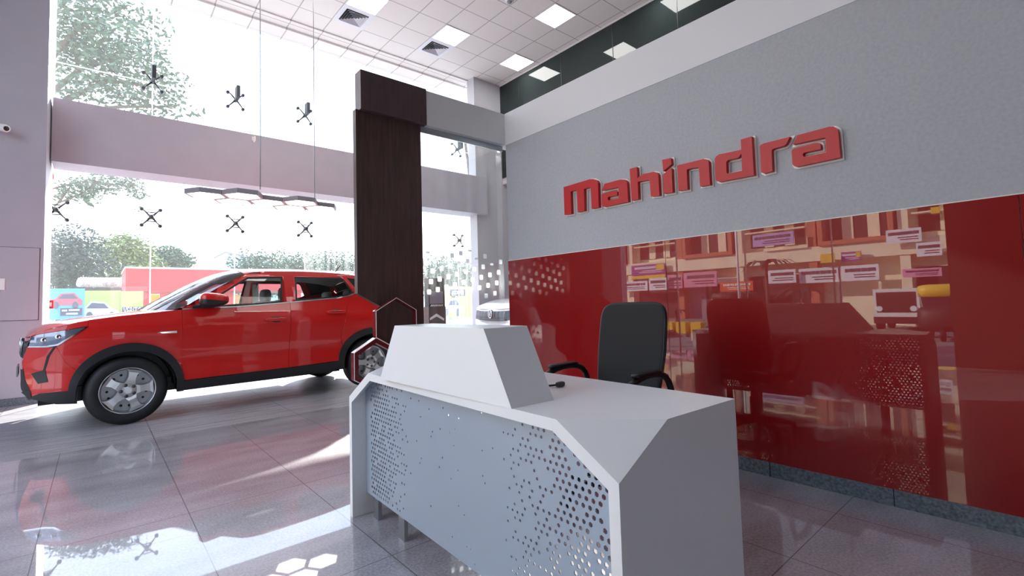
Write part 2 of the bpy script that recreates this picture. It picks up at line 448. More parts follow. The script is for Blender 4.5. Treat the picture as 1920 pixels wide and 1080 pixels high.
# brown column with its cap
t = thing('portal_column', 'tall dark brown wood-grain column with a wider cap, beside the white desk', 'column', (1.84, YP+.12, 0))
cx, cy = 1.84, YP+.12
L, R = 1.540-cx, 2.127-cx
nz = lambda px, py: (P(px, py, 1, YP).x-cx, P(px, py, 1, YP).z)
n1, n2, n3 = nz(671.5, 550), nz(712, 571), nz(735, 583)
out = [(L, 2.66), (L, n1[1]), n2, n3, (n3[0], 0), (R, 0), (R, 2.66)]
obj('shaft', prism(BM(), [(x, .04-.12, z) for x, z in out], (0, .055, 0)), 'walnut', t)
obj('cap', Box(1.57-.005-cx, 2.165-cx, -.125, -.015, 2.655, 2.976), 'walnut_cap', t, bev=.004)

# ------------------------------------------------------------------ ceiling fittings
def light_panel(x, y, label):
    t = thing('ceiling_light', label, 'ceiling light', (x+.3, y+.3, H), 0, 'square ceiling lights')
    b = Box(-.30, .30, -.30, -.272, -.012, 0); box(b, -.30, .30, .272, .30, -.012, 0); box(b, -.30, -.272, -.272, .272, -.012, 0); box(b, .272, .30, -.272, .272, -.012, 0)
    obj('frame', b, 'vent_white', t); obj('diffuser', Box(-.272, .272, -.272, .272, -.008, -.002), 'light_panel', t)
light_panel(3.319, 7.66, 'lit square ceiling light cut by the top photo edge, beside a slatted vent')
light_panel(5.119, 7.66, 'lit square ceiling light touching the vent nearer the logo wall')
light_panel(6.919, 7.66, 'lit square ceiling light close to the dark glazing, farthest from the camera')
light_panel(6.319, 5.86, 'lit square ceiling light highest in the photo, with no vent beside it')
light_panel(4.519, 5.86, 'lit square ceiling light above the photo, left of the one without a vent')
light_panel(2.719, 5.86, 'lit square ceiling light above the photo, over the front of the red car')
light_panel(1.519, 7.66, 'lit square ceiling light above the photo, over the bonnet side near the beam')
light_panel(5.119, 4.06, 'lit square ceiling light above the photo behind the logo wall')
light_panel(3.319, 2.26, 'lit square ceiling light above the photo over the red letters')
light_panel(6.919, 4.06, 'lit square ceiling light above the photo, behind the wall by the dark glazing')
def vent(x, y, label):
    t = thing('air_vent', label, 'ceiling vent', (x+.3, y+.3, H), 0, 'four-way ceiling vents')
    obj('duct', Box(-.22, .22, -.22, .22, -.004, -.001), 'black_plastic', t)
    b = Box(-.30, .30, -.30, -.215, -.014, 0); box(b, -.30, .30, .215, .30, -.014, 0); box(b, -.30, -.215, -.215, .215, -.014, 0); box(b, .215, .30, -.215, .215, -.014, 0)
    obj('frame', b, 'vent_white', t)
    for k in range(5):
        r = .195-k*.042; b = BM()
        for s in range(4):
            a = s*PI/2; ca, sa = math.cos(a), math.sin(a)
            pts = [(-r, -r, -.035), (r, -r, -.035), (r-.020, -r+.020, -.006), (-r+.020, -r+.020, -.006)]
            vs = [b.verts.new((x_*ca-y_*sa, x_*sa+y_*ca, z_)) for x_, y_, z_ in pts]; b.faces.new(vs)
        obj('louvre', b, 'vent_white', t)
vent(3.319, 8.26, 'white slatted ceiling vent left of the other vent, above the hanging lamp cable')
vent(5.119, 8.26, 'white slatted ceiling vent nearer the logo wall, above the brown column')
q = P(955, 0, 2, H)
t = thing('smoke_detector', 'small round white detector on the ceiling at the top edge of the photo', 'detector', (q.x, q.y, H))
obj('base', lathe(BM(), [(.075, 0), (.075, -.02), (.06, -.03)], 'z', n=24), 'vent_white', t, True)
obj('sensor', lathe(BM(), [(.045, -.03), (.04, -.055), (.02, -.06)], 'z', n=20), 'grey_plastic', t, True)

# ------------------------------------------------------------------ things on the left wall
q0, q1, q2 = P(75.6, 465, 1, YF), P(70, 600, 1, YF), P(0, 462.6, 1, YF)
t = thing('wall_cabinet', 'flush lilac wall hatch outlined by a dark gap on the left wall', 'wall hatch', (q0.x-.5, YF, q1.z))
w_, h_ = 1.0, q0.z-q1.z
obj('door', Box(-w_/2+.005, w_/2-.005, -.012, 0, .005, h_-.005), 'wall_lilac', t, bev=.002)
b = Box(-w_/2, w_/2, -.004, 0, 0, .008); box(b, -w_/2, w_/2, -.004, 0, h_-.008, h_); box(b, -w_/2, -w_/2+.008, -.004, 0, 0, h_); box(b, w_/2-.008, w_/2, -.004, 0, 0, h_)
obj('gap', b, 'black_plastic', t)
q = P(1.5, 533, 1, YF-.012)
t = thing('switch_plate', 'small white switch plate on the left wall hatch', 'switch', (q.x-.03, YF-.012, q.z))
obj('plate', Box(-.065, .065, -.012, 0, -.07, .07), 'white_acrylic', t, bev=.003); obj('switch', Box(-.02, .02, -.017, -.012, -.03, .03), 'grey_plastic', t)
q = P(12, 241, 1, YF-.2)
t = thing('security_camera', 'small white bullet camera sticking out of the left wall near the photo edge', 'security camera', (q.x-.14, YF, q.z+.05))
b = lathe(BM(), [(.05, 0), (.05, -.02), (.03, -.03)], 'y', n=20); obj('mount', b, 'white_acrylic', t, True)
v0, v1 = Vector((0, -.03, 0)), Vector((.14, -.2, -.05))
dv = (v1-v0).normalized()
b = tube(BM(), [v0-dv*.0, v0+dv*.05, v0+dv*.06, v1-dv*.02, v1], [.025, .03, .045, .048, .044], 16); obj('housing', b, 'white_acrylic', t, True)
b = tube(BM(), [v1, v1+dv*.004], [.03, .028], 16); obj('lens', b, 'black_plastic', t, True)
q = P(95.5, 334, 1, 9.7)
t = thing('fire_alarm', 'red fire alarm sounder at the left end of the beam underside', 'alarm', (q.x, 9.72, q.z))
obj('body', superell(BM(), (0, -.045, .03), (.035, .045, .055), .6), 'signal_red', t, True); obj('lever', superell(BM(), (-.005, -.03, -.06), (.016, .03, .05), .6), 'signal_red', t, True)
q = P(90, 571, 1, 9.7)
t = thing('call_point', 'small red call point box on the white jamb left of the glazing', 'alarm', (q.x+.01, 9.72, q.z))
obj('body', Box(-.05, .05, -.05, 0, -.06, .06), 'signal_red', t, bev=.006); obj('glass', Box(-.03, .03, -.053, -.05, -.03, .03), 'white_acrylic', t)
q = P(476, 262, 1, 9.0)
t = thing('wall_bracket', 'tiny pale bracket on the beam left of the lamp cable', 'bracket', (q.x, 9.0, q.z))
obj('plate', Box(-.03, .03, -.01, 0, -.02, .05), 'white_acrylic', t); obj('arm', prism(BM(), [(-.012, -.01, .04), (-.012, -.09, .04), (-.012, -.01, -.05)], (.024, 0, 0)), 'white_acrylic', t)

# ------------------------------------------------------------------ glass fittings
def spider(x, z, label, fin):
    t = thing('spider_fitting', label, 'glass fitting', (x, FY, z), 0, 'spider fittings of the front glazing')
    obj('hub', lathe(BM(), [(.03, -.02), (.035, -.05), (.035, -.13), (.02, -.15)], 'y', n=16), 'dark_steel', t, True)
    for sx in (-1, 1):
        for sz in (-1, 1):
            b = tube(BM(), [(sx*.02, -.08, sz*.02), (sx*.08, -.075, sz*.09), (sx*.125, -.05, sz*.135)], [.016, .012, .010], 8)
            a = obj('arm', b, 'dark_steel', t, True)
            obj('clamp', lathe(BM(), [(.026, -.055), (.028, -.035), (.028, -.004)], 'y', (sx*.125, 0, sz*.135), 14), 'dark_steel', a, True)
    if fin:
        obj('bracket', Box(-.028, .028, -.30, -.14, -.02, .20), 'dark_steel', t, bev=.006)
    else:
        for k in range(4): obj('rod', tube(BM(), [(-.05, -.10, -.075+k*.05), (.05, -.10, -.075+k*.05)], .008, 6), 'dark_steel', t, True)
names = ['before the leafy tree, left', 'between the tree and the lamp cable', 'left of the brown column cap', 'beyond the brown column', 'hidden behind the brown column', 'seen through the portal glass beside the pillar']
for k, x in enumerate(joints[1:-1]):
    if k in (0, 1, 2, 5): spider(x, 5.0 if k != 5 else 5.0, 'dark four-armed glass fitting above the beam, ' + names[k], True)
    if k in (0, 1, 2, 5): spider(x, 2.68, 'dark four-armed glass fitting below the beam, ' + names[k], False)
spider(-.55+.06, 2.68, 'dark four-armed glass fitting at the left jamb of the lower glazing', False)

# ------------------------------------------------------------------ hanging honeycomb lamp
S_ = 1.5; ZL = CAM_H + S_
t = thing('pendant_lamp', 'hanging honeycomb lamp of seven lit hexagons above the red car', 'pendant lamp', (1.2*S_, 4.85*S_, ZL), math.radians(3))
Rh = .165*S_; cells = [(-2, 0), (-1, -1), (-1, 1), (0, 0), (1, -1), (1, 1), (2, 0)]
for i, j in cells:
    c = (i*1.5*Rh, j*math.sqrt(3)/2*Rh, 0)
    o_, i_ = hexagon(c, Rh*.985, 'xy'), hexagon(c, Rh*.87, 'xy')
    f = obj('hexagon_frame', prism(BM(), o_, (0, 0, .06), [i_]), 'lamp_frame', t)
    obj('diffuser', prism(BM(), hexagon((c[0], c[1], .006), Rh*.88, 'xy'), (0, 0, .01)), 'hex_light', f)
for px, py in ((488, 352), (590, 372)):
    q = P(px, py, 2, ZL+.075); l = Matrix.Rotation(-math.radians(3), 3, 'Z') @ (q-Vector((1.2*S_, 4.85*S_, ZL)))
    obj('cable', tube(BM(), [(l.x, l.y, .05), (l.x, l.y, H-ZL)], .006, 6), 'steel', t)
    
# ------------------------------------------------------------------ sign letters
def from_crop(pts, ox, oy, s): return [(ox+x/s, oy+y/s) for x, y in pts]
A = (1050, 290, 9.0); Bc = (1230, 240, 8.31); Cc = (1410, 220, 9.0)
letters = [
 ('m', [(A, [(60, 548), (500, 415), (560, 412), (612, 432), (640, 475), (652, 890), (533, 914), (518, 565), (505, 552), (405, 578), (412, 948), (297, 970), (283, 612), (270, 603), (190, 615), (178, 632), (190, 998), (75, 1015)], None)]),
 ('a', [(A, [(750, 490), (1015, 420), (1080, 420), (1122, 448), (1132, 490), (1150, 795), (740, 880), (712, 868), (702, 840), (702, 680), (712, 662), (925, 606), (955, 612), (968, 630), (966, 685), (820, 712), (805, 725), (808, 765), (820, 770), (988, 735), (985, 548), (705, 606)], None)]),
 ('h', [(A, [(1175, 240), (1293, 207), (1306, 400), (1345, 360), (1400, 325), (1580, 287), (1635, 302), (1658, 340), (1676, 690), (1532, 705), (1512, 440), (1495, 424), (1312, 458), (1322, 752), (1208, 772)], None)]),
 ('i', [(Bc, [(95, 495), (228, 466), (240, 565), (112, 672)], None), (Bc, [(108, 725), (225, 622), (242, 632), (258, 1000), (120, 1022)], None)]),
 ('n', [(Bc, [(330, 590), (350, 575), (740, 482), (790, 490), (820, 520), (840, 885), (685, 908), (668, 625), (650, 612), (500, 638), (478, 655), (490, 955), (350, 978)], None)]),
 ('d', [(Bc, [(1320, 180), (1490, 130), (1525, 735), (985, 838), (940, 825), (924, 795), (915, 480), (940, 440), (985, 410), (1327, 335)], [(1330, 400), (1295, 450), (1270, 468), (1125, 497), (1094, 530), (1098, 700), (1112, 712), (1340, 664)])]),
 ('r', [(Cc, [(130, 500), (142, 468), (190, 440), (640, 326), (575, 450), (540, 480), (370, 525), (335, 550), (328, 580), (345, 908), (195, 945), (152, 925)], None)]),
 ('a', [(Cc, [(765, 300), (1310, 155), (1370, 152), (1440, 190), (1455, 240), (1490, 675), (760, 828), (705, 820), (682, 790), (668, 570), (682, 540), (720, 520), (1090, 430), (1136, 432), (1152, 450), (1160, 535), (900, 590), (868, 602), (856, 628), (866, 660), (900, 665), (1250, 588), (1236, 345), (1216, 341), (690, 455)], None)]),
]
names = ['red letter m, first of the wall sign, nearest the portal', 'red letter a, second of the wall sign, between m and h', 'red letter h of the wall sign', 'red letter i of the wall sign, its dot cut off by a slanted slit',
         'red letter n of the wall sign', 'red letter d, tallest of the wall sign', 'red letter r of the wall sign', 'red letter a, last of the wall sign, at its right end']
XF = XW-.042
for (ch, strokes), lab in zip(letters, names):
    fb, bb = BM(), BM(); cen = None
    for crop, pts, hole in strokes:
        q = [P(x, y, 0, XF) for x, y in from_crop(pts, *crop)]
        hq = [[P(x, y, 0, XF) for x, y in from_crop(hole, *crop)]] if hole else []
        if cen is None: cen = sum(q, Vector())/len(q)
        prism(fb, [(XF-cen.x, p.y-cen.y, p.z-cen.z) for p in q], (.032, 0, 0), [[(XF-cen.x, p.y-cen.y, p.z-cen.z) for p in h] for h in hq])
        o2 = offset_poly([(p.y-cen.y, p.z-cen.z) for p in q], .010)
        h2 = [offset_poly([(p.y-cen.y, p.z-cen.z) for p in h], -.010) for h in hq]
        prism(bb, [(XF+.032-cen.x, a, b_) for a, b_ in o2], (.009, 0, 0), [[(XF+.032-cen.x, a, b_) for a, b_ in h] for h in h2])
    t = thing('sign_letter', lab, 'sign letter', cen, 0, 'raised letters of the wall sign')
    obj('face', fb, 'letter_red', t); obj('backing', bb, 'white_acrylic', t)

# ------------------------------------------------------------------ desk
DL, DD, DH, DT = 1.78, .58, .757, .034
DX, DY, DYAW = .951, .731, math.radians(2.0)
desk = thing('reception_desk', 'white reception desk with cut corners and a perforated grey front panel', 'desk', (DX, DY, 0), -DYAW)
def plane3(a, b, c, inside):
    a, b, c = Vector(a), Vector(b), Vector(c); n = (b-a).cross(c-a).normalized()
    if (Vector(inside)-a).dot(n) > 0: n = -n
    return a, n
def convex(bounds, planes):
    bm = Box(*bounds)
    for co, no in planes:
        r = bmesh.ops.bisect_plane(bm, geom=bm.verts[:]+bm.edges[:]+bm.faces[:], plane_co=co, plane_no=no, clear_outer=True)
        ed = [e for e in r['geom_cut'] if isinstance(e, bmesh.types.BMEdge)]
        bmesh.ops.contextual_create(bm, geom=ed)
    return bm
mid = (.3, .9, .3)
cutN = plane3((0, .21, DH), (0, 0, .640), (.212, 0, DH), mid)
cutF = plane3((0, DL-.256, DH), (0, DL, .612), (.212, DL, DH), mid)
a_ = obj('top', convex((0, DD, 0, DL, 0, DH), [cutN, cutF]), 'desk_white')
c_ = obj('cut', convex((-1, 2, DT, DL-DT, -1, DH-DT), [(p-n*DT, n) for p, n in (cutN, cutF)]), None)
md = a_.modifiers.new('b', 'BOOLEAN'); md.object = c_; md.solver = 'EXACT'
dg = bpy.context.evaluated_depsgraph_get(); dg.update()
me = bpy.data.meshes.new_from_object(a_.evaluated_get(dg)); bpy.data.objects.remove(c_); bpy.data.objects.remove(a_)
me.materials.clear(); body = link('body', me, 'desk_white', desk)
# perforated panel
RC, ZB = .075, .112
pb = BM(); pit = .0255; rs = random.Random(11)
rows = int(DH/(pit*.866))+2; colsn = int(DL/pit)+2
def dens(s, z):
    e = .5+.5*math.sin(s*61+2*math.sin(z*23))*math.sin(z*37+s*9)
    f = DL-s
    far = max(0, 1-(f-.10)/.50)
    near = max(0, 1-(s-.05)/.62)
    return max(min(1, far*1.5), min(1, near*1.35))*(.55+.75*e) if max(far, near) > .18 else .05
for r in range(rows):
    for c in range(colsn):
        s, z = c*pit + (pit/2 if r % 2 else 0), ZB-.02 + r*pit*.866
        ring = [(s+pit/math.sqrt(3)*math.cos(PI/6+PI/3*k), z+pit/math.sqrt(3)*math.sin(PI/6+PI/3*k)) for k in range(6)]
        far = DL-s; d = dens(s, z); edge = s < .07 or far < .10 or z < ZB+.022
        if not edge and rs.random() < d:
            near = s < DL/2
            rad = (.0086 - .0052*min(1, max(0, (s-.06)/.60))) if near else (.0082 - .0040*min(1, max(0, (far-.08)/.55)))
            hole = [(s+rad*math.cos(PI/6+PI/3*k), z+rad*math.sin(PI/6+PI/3*k)) for k in range(6)]
            A_ = [pb.verts.new((RC, *p)) for p in ring]; B_ = [pb.verts.new((RC, *p)) for p in hole]; C_ = [pb.verts.new((RC+.003, *p)) for p in hole]
            for k in range(6):
                k2 = (k+1) % 6; pb.faces.new((A_[k], A_[k2], B_[k2], B_[k])); pb.faces.new((B_[k], B_[k2], C_[k2], C_[k]))
        else: pb.faces.new([pb.verts.new((RC, *p)) for p in ring])
bmesh.ops.remove_doubles(pb, verts=pb.verts, dist=.0004)
for co, no in [((0, DT, 0), (0, -1, 0)), ((0, DL-DT, 0), (0, 1, 0)), ((0, 0, ZB), (0, 0, -1)), ((0, 0, DH-DT), (0, 0, 1))] + [(p-n*DT, n) for p, n in (cutN, cutF)]:
    bmesh.ops.bisect_plane(pb, geom=pb.verts[:]+pb.edges[:]+pb.faces[:], plane_co=co, plane_no=no, clear_outer=True)
obj('front_panel', pb, 'desk_panel', desk)
for s in (DL-.13, DL-.42, .35):
    obj('foot', Box(RC+.01, RC+.028, s-.03, s+.03, 0, ZB+.03), 'steel', desk)
obj('stretcher', Box(RC+.01, RC+.03, DT, DL-DT, ZB+.005, ZB+.03), 'desk_white', desk)
# raised stand on the desk
px_, py_ = .970, 1.127
t = thing('counter_riser', 'white tapered counter box standing on the desk top', 'counter box', (1.06, 1.58, DH))
z1 = .995-DH; o = Vector((1.06, 1.58, 0))
bot = [Vector(p)-o for p in ((.967, 2.042, 0), (.962, 1.132, 0), (1.140, 1.125, 0), (1.150, 2.035, 0))]
top = [Vector(p)-o for p in ((.990, 1.940, z1), (.992, 1.302, z1), (1.186, 1.296, z1), (1.180, 1.935, z1))]
b = BM(); vb = [b.verts.new(p) for p in bot]; vt = [b.verts.new(p) for p in top]
b.faces.new(vb[::-1]); b.faces.new(vt)
for k in range(4): b.faces.new((vb[k], vb[(k+1) % 4], vt[(k+1) % 4], vt[k]))
obj('shell', b, 'desk_white', t, bev=.002)
obj('base_strip', Box(-.09, .075, -.44, .45, 0, .004), 'grey_plastic', t)
q = P(1034, 724, 2, DH+.006); t = thing('power_cable', 'short dark cable end lying on the desk top beside the counter box', 'cable', (q.x, q.y, DH))
obj('cord', tube(BM(), [(-.02, .10, .006), (.0, .05, .006), (-.005, .01, .007), (.02, -.005, .008)], .004, 6), 'black_plastic', t, True)
obj('plug', superell(BM(), (.035, -.012, .010), (.022, .010, .010), .6, 12, 8), 'dark_steel', t, True)

# ------------------------------------------------------------------ hexagon display beside the column
def on_front(px, py): return P(px, py, 1, YP-.12)
ub = on_front(744, 606); R_ = (on_front(782, 605).x - on_front(706, 605).x)/math.sqrt(3)
t = thing('hexagon_stand', 'red-edged honeycomb stand of three hexagons in front of the brown column', 'display stand', (ub.x, YP-.09, 0))
u = Vector((0, 0, ub.z)); dx = R_*math.sqrt(3)/2; dz = R_*1.5
low = u+Vector((-dx, 0, -dz)); low2 = u+Vector((0, 0, -2*dz)) 
for c, solid in ((u, True), (low, False), (Vector((dx, 0, u.z-dz)), True), (low2, True)):
    o1 = hexagon((c.x, -.03, c.z), R_*.99, 'xz', PI/6); i1 = hexagon((c.x, -.03, c.z), R_*(.93 if solid else .80), 'xz', PI/6)
    f = obj('hexagon_frame', prism(BM(), o1, (0, .06, 0), [i1]), 'hex_red', t)
    o2 = hexagon((c.x, -.034, c.z), R_*1.0, 'xz', PI/6); i2 = hexagon((c.x, -.034, c.z), R_*.980, 'xz', PI/6)
    obj('edge_trim', prism(BM(), o2, (0, .004, 0), [i2]), 'white_acrylic', f)  # white colour stands in for sun glinting on the polished edges
    if solid: obj('panel', prism(BM(), hexagon((c.x, .01, c.z), R_*.93, 'xz', PI/6), (0, .012, 0)), 'walnut', f)
zb = low2.z-R_
obj('foot', Box(-.25, .25, -.06, .06, 0, .02), 'dark_steel', t); obj('post', Box(-.03, .03, -.015, .015, .02, zb+.05 if zb > 0 else .1), 'dark_steel', t)

# ------------------------------------------------------------------ office chair
t = thing('office_chair', 'black mesh-back office chair behind the white desk', 'chair', (2.15, 1.69, 0), 0)
bx = .20                                      # backrest plane, x behind the seat; chair faces -x
def back_map(p): return Vector((p.x + .10*(p.z/.36)*.5 - .35*(p.y**2) + .03*math.sin((p.z+.3)*3.0), p.y*(1-.10*max(0, -p.z)/.3), p.z))
zc = .785; b = superell(BM(), (bx, 0, zc), (.022, .222, .268), .28, 48, 30, back_map)
obj('backrest', b, 'chair_mesh', t, True)
loop = []
for k in range(41):
    a = 2*PI*k/40; s_ = lambda v: math.copysign(abs(v)**.3, v)
    p = back_map(Vector((0, .219*s_(math.cos(a)), .265*s_(math.sin(a))))); loop.append((bx+p.x, p.y, zc+p.z))
obj('back_frame', tube(BM(), loop, .014, 8, False), 'black_plastic', t, True)
obj('seat', superell(BM(), (-.06, 0, .455), (.24, .245, .045), .45, 40, 14), 'chair_mesh', t, True)
obj('back_support', tube(BM(), [(.0, 0, .40), (.16, 0, .40), (.235, 0, .47), (.225, 0, .62)], .022, 10), 'black_plastic', t, True)
for s in (-1, 1):
    y = s*.285
    pts = [(.16, y*.9, .44), (.17, y, .52), (.13, y, .645), (.05, y, .69), (-.08, y, .695), (-.20, y, .665), (-.235, y, .63), (-.17, y*.98, .54), (-.10, y*.9, .43)]
    pts = [Vector(p) for p in pts]; sm = []
    for i in range(len(pts)-1):
        for f in (0, .33, .66):
            p0, p1, p2, p3 = pts[max(i-1, 0)], pts[i], pts[i+1], pts[min(i+2, len(pts)-1)]
            sm.append(.5*((2*p1)+(p2-p0)*f+(2*p0-5*p1+4*p2-p3)*f*f+(3*p1-p0-3*p2+p3)*f**3))
    sm.append(pts[-1]); ar = obj('armrest', tube(BM(), sm, .017, 10), 'black_plastic', t, True)
    obj('arm_pad', superell(BM(), (-.06, y, .705), (.12, .026, .013), .5, 20, 8), 'black_plastic', ar, True)
obj('gas_lift', lathe(BM(), [(.03, .10), (.03, .28), (.02, .28), (.02, .41)], 'z', n=16), 'dark_steel', t, True)
for k in range(5):
    a = 2*PI*k/5+.3; ca, sa = math.cos(a), math.sin(a)
    l = obj('leg', tube(BM(), [(0, 0, .105), (.15*ca, .15*sa, .10), (.29*ca, .29*sa, .075)], [.03, .022, .016], 8), 'black_plastic', t, True)
    obj('castor', lathe(BM(), [(.028, -.02), (.03, -.01), (.03, .01), (.028, .02)], 'y', (.29*ca, .29*sa, .03), 14), 'black_plastic', l, True)

# ------------------------------------------------------------------ cars
def smooth_interp(x, xs, ys):
    i = max(0, min(len(xs)-2, int(np.searchsorted(xs, x))-1)); h = xs[i+1]-xs[i]; f = min(1, max(0, (x-xs[i])/h))
    sl = lambda k: 0 if k in (0, len(xs)-1) else (ys[k+1]-ys[k-1])/(xs[k+1]-xs[k-1])
    m0, m1 = sl(i)*h, sl(i+1)*h; f2, f3 = f*f, f*f*f
    return ys[i]*(2*f3-3*f2+1)+m0*(f3-2*f2+f)+ys[i+1]*(-2*f3+3*f2)+m1*(f3-f2)
BZ = ([.15, .30, .42, .56, .72, .86, .95, 1.00, 1.12, 1.30, 1.50, 1.62], [.865, .885, .888, .872, .886, .896, .897, .886, .852, .800, .715, .655])
def S(u, z):
    """half width of the car body at length u and height z"""
    v = smooth_interp(z, *BZ)
    if u < .95: v -= .27*((.95-u)/.95)**3.2*(1.0 if z < .8 else 1+.3*(z-.8))
    if u > 3.2: v -= .20*((u-3.2)/.8)**2.6
    v += .022*math.exp(-((u-3.45)/.28)**2-((z-.93)/.12)**2) + .012*math.exp(-((u-.85)/.40)**2-((z-.86)/.09)**2)
    return v
def side_mesh(bm, poly, holes=(), off=0.0, step=.06, sgn=-1, thick=0.0):
    loops = [[Vector((u, 0, z)) for u, z in poly]] + [[Vector((u, 0, z)) for u, z in h] for h in holes]
    flat = [p for l in loops for p in l]; b = BM(); vs = [b.verts.new(p) for p in flat]
    for t in tessellate_polygon(loops):
        try: b.faces.new([vs[i] for i in t])
        except ValueError: pass
    us = [p.x for p in flat]; zs = [p.z for p in flat]
    for lo, hi, no in ((min(us), max(us), (1, 0, 0)), (min(zs), max(zs), (0, 0, 1))):
        k = math.floor(lo/step)+1
        while k*step < hi:
            bmesh.ops.bisect_plane(b, geom=b.verts[:]+b.edges[:]+b.faces[:], plane_co=Vector(no)*k*step, plane_no=no); k += 1
    bmesh.ops.recalc_face_normals(b, faces=b.faces)
    for f in b.faces: f.normal_update()
    bad = [f for f in b.faces if f.normal.y*sgn < 0]
    if bad: bmesh.ops.reverse_faces(b, faces=bad)
    bnd = [[v.index for v in e.verts] for e in b.edges if len(e.link_faces) == 1] if thick else []
    b.verts.index_update(); n0 = len(bm.verts); new = []
    for v in b.verts: new.append(bm.verts.new((v.co.x, sgn*(S(v.co.x, v.co.z)+off), v.co.z)))
    for f in b.faces: bm.faces.new([new[v.index] for v in f.verts])
    if thick:
        lip = {}
        for e in b.edges:
            if len(e.link_faces) == 1:
                i, j = e.verts[0].index, e.verts[1].index
                for k in (i, j):
                    if k not in lip: c = new[k].co; lip[k] = bm.verts.new((c.x, c.y-sgn*thick, c.z))
                try: bm.faces.new((new[i], new[j], lip[j], lip[i]))
                except ValueError: pass
    b.free(); return bm
def side(name, poly, m, car, holes=(), off=0.0, thick=0.0, parent=None, both=True, step=.06, label=None):
    out = []
    for sgn in ((-1, 1) if both else (-1,)):
        me = bpy.data.meshes.new(name); bm = side_mesh(BM(), poly, holes, off, step, sgn, thick)
        bm.to_mesh(me); bm.free(); o = link(name, me, m, parent[len(out)] if isinstance(parent, list) else (parent or car), True)
        nrm = []
        lipset = set()
        for v in me.vertices:
            u, z = v.co.x, v.co.z; e = .004
            n = Vector((-(S(u+e, z)-S(u-e, z))/(2*e), 1, -(S(u, z+e)-S(u, z-e))/(2*e))).normalized(); n.y *= sgn; nrm.append(n)
        if not thick: me.normals_split_custom_set_from_vertices(nrm)
        else:
            me.polygons.foreach_set('use_smooth', [False]*len(me.polygons))
            ln = []
            for p in me.polygons:
                for vi in p.vertices:
                    c = me.vertices[vi].co; onsurf = abs(abs(c.y)-(S(c.x, c.z)+off)) < 1e-4
                    ok = all(abs(abs(me.vertices[k].co.y)-(S(me.vertices[k].co.x, me.vertices[k].co.z)+off)) < 1e-4 for k in p.vertices)
                    ln.append(nrm[vi] if ok else Vector((0, 0, 0)))
            me.polygons.foreach_set('use_smooth', [True]*len(me.polygons)); me.normals_split_custom_set(ln)
        out.append(o)
    return out
def resample(p, n):
    p = [Vector(q) for q in p]; d = [0]
    for a, b in zip(p, p[1:]): d.append(d[-1]+(b-a).length)
    out = []
    for k in range(n):
        t = d[-1]*k/(n-1); i = max(0, min(len(p)-2, int(np.searchsorted(d, t))-1)); f = (t-d[i])/max(1e-9, d[i+1]-d[i])
        p0, p1, p2, p3 = p[max(i-1, 0)], p[i], p[i+1], p[min(i+2, len(p)-1)]
        m0 = (p2-p0)*.5 if i > 0 else (p2-p1); m1 = (p3-p1)*.5 if i+2 < len(p) else (p2-p1)
        f2, f3 = f*f, f*f*f
        out.append(p1*(2*f3-3*f2+1)+m0*(f3-2*f2+f)+p2*(-2*f3+3*f2)+m1*(f3-f2))
    return out
def loft(name, cen, edge, m, car, off=0.0, n=24, half=14, pw=2.3, s0=0.0, s1=1.0, t1=1.0, parent=None, inner=0.0):
    C_, E_ = resample(cen, 61), resample(edge, 61); bm = BM(); rows = []
    for i in range(n):
        k = int(round((s0+(s1-s0)*i/(n-1))*60)); c, e = C_[k], E_[k]; ve = S(e[0], e[1]); row = []
        for j in range(-half, half+1):
            t = j/half*t1; a = abs(t)**pw
            u, z = c[0]+(e[0]-c[0])*a, c[1]+(e[1]-c[1])*a
            row.append(bm.verts.new((u, t*(ve+off), z-inner)))
        rows.append(row)
    for a, b in zip(rows, rows[1:]):
        for j in range(2*half): bm.faces.new((a[j], a[j+1], b[j+1], b[j]))
    o = obj(name, bm, m, parent or car, True); return o
def ell(cx, cz, rx, rz, a0, a1, n=28): return [(cx+rx*math.cos(math.radians(a0+(a1-a0)*k/n)), cz+rz*math.sin(math.radians(a0+(a1-a0)*k/n))) for k in range(n+1)]
BELT = [(1.273, 1.108), (1.413, 1.113), (1.775, 1.121), (1.99, 1.133), (2.27, 1.152), (2.45, 1.166), (2.61, 1.178), (3.0, 1.206), (3.15, 1.232), (3.28, 1.277)]
FA, RA = (.838, .37, .443, .425), (3.43, .37, .475, .427)
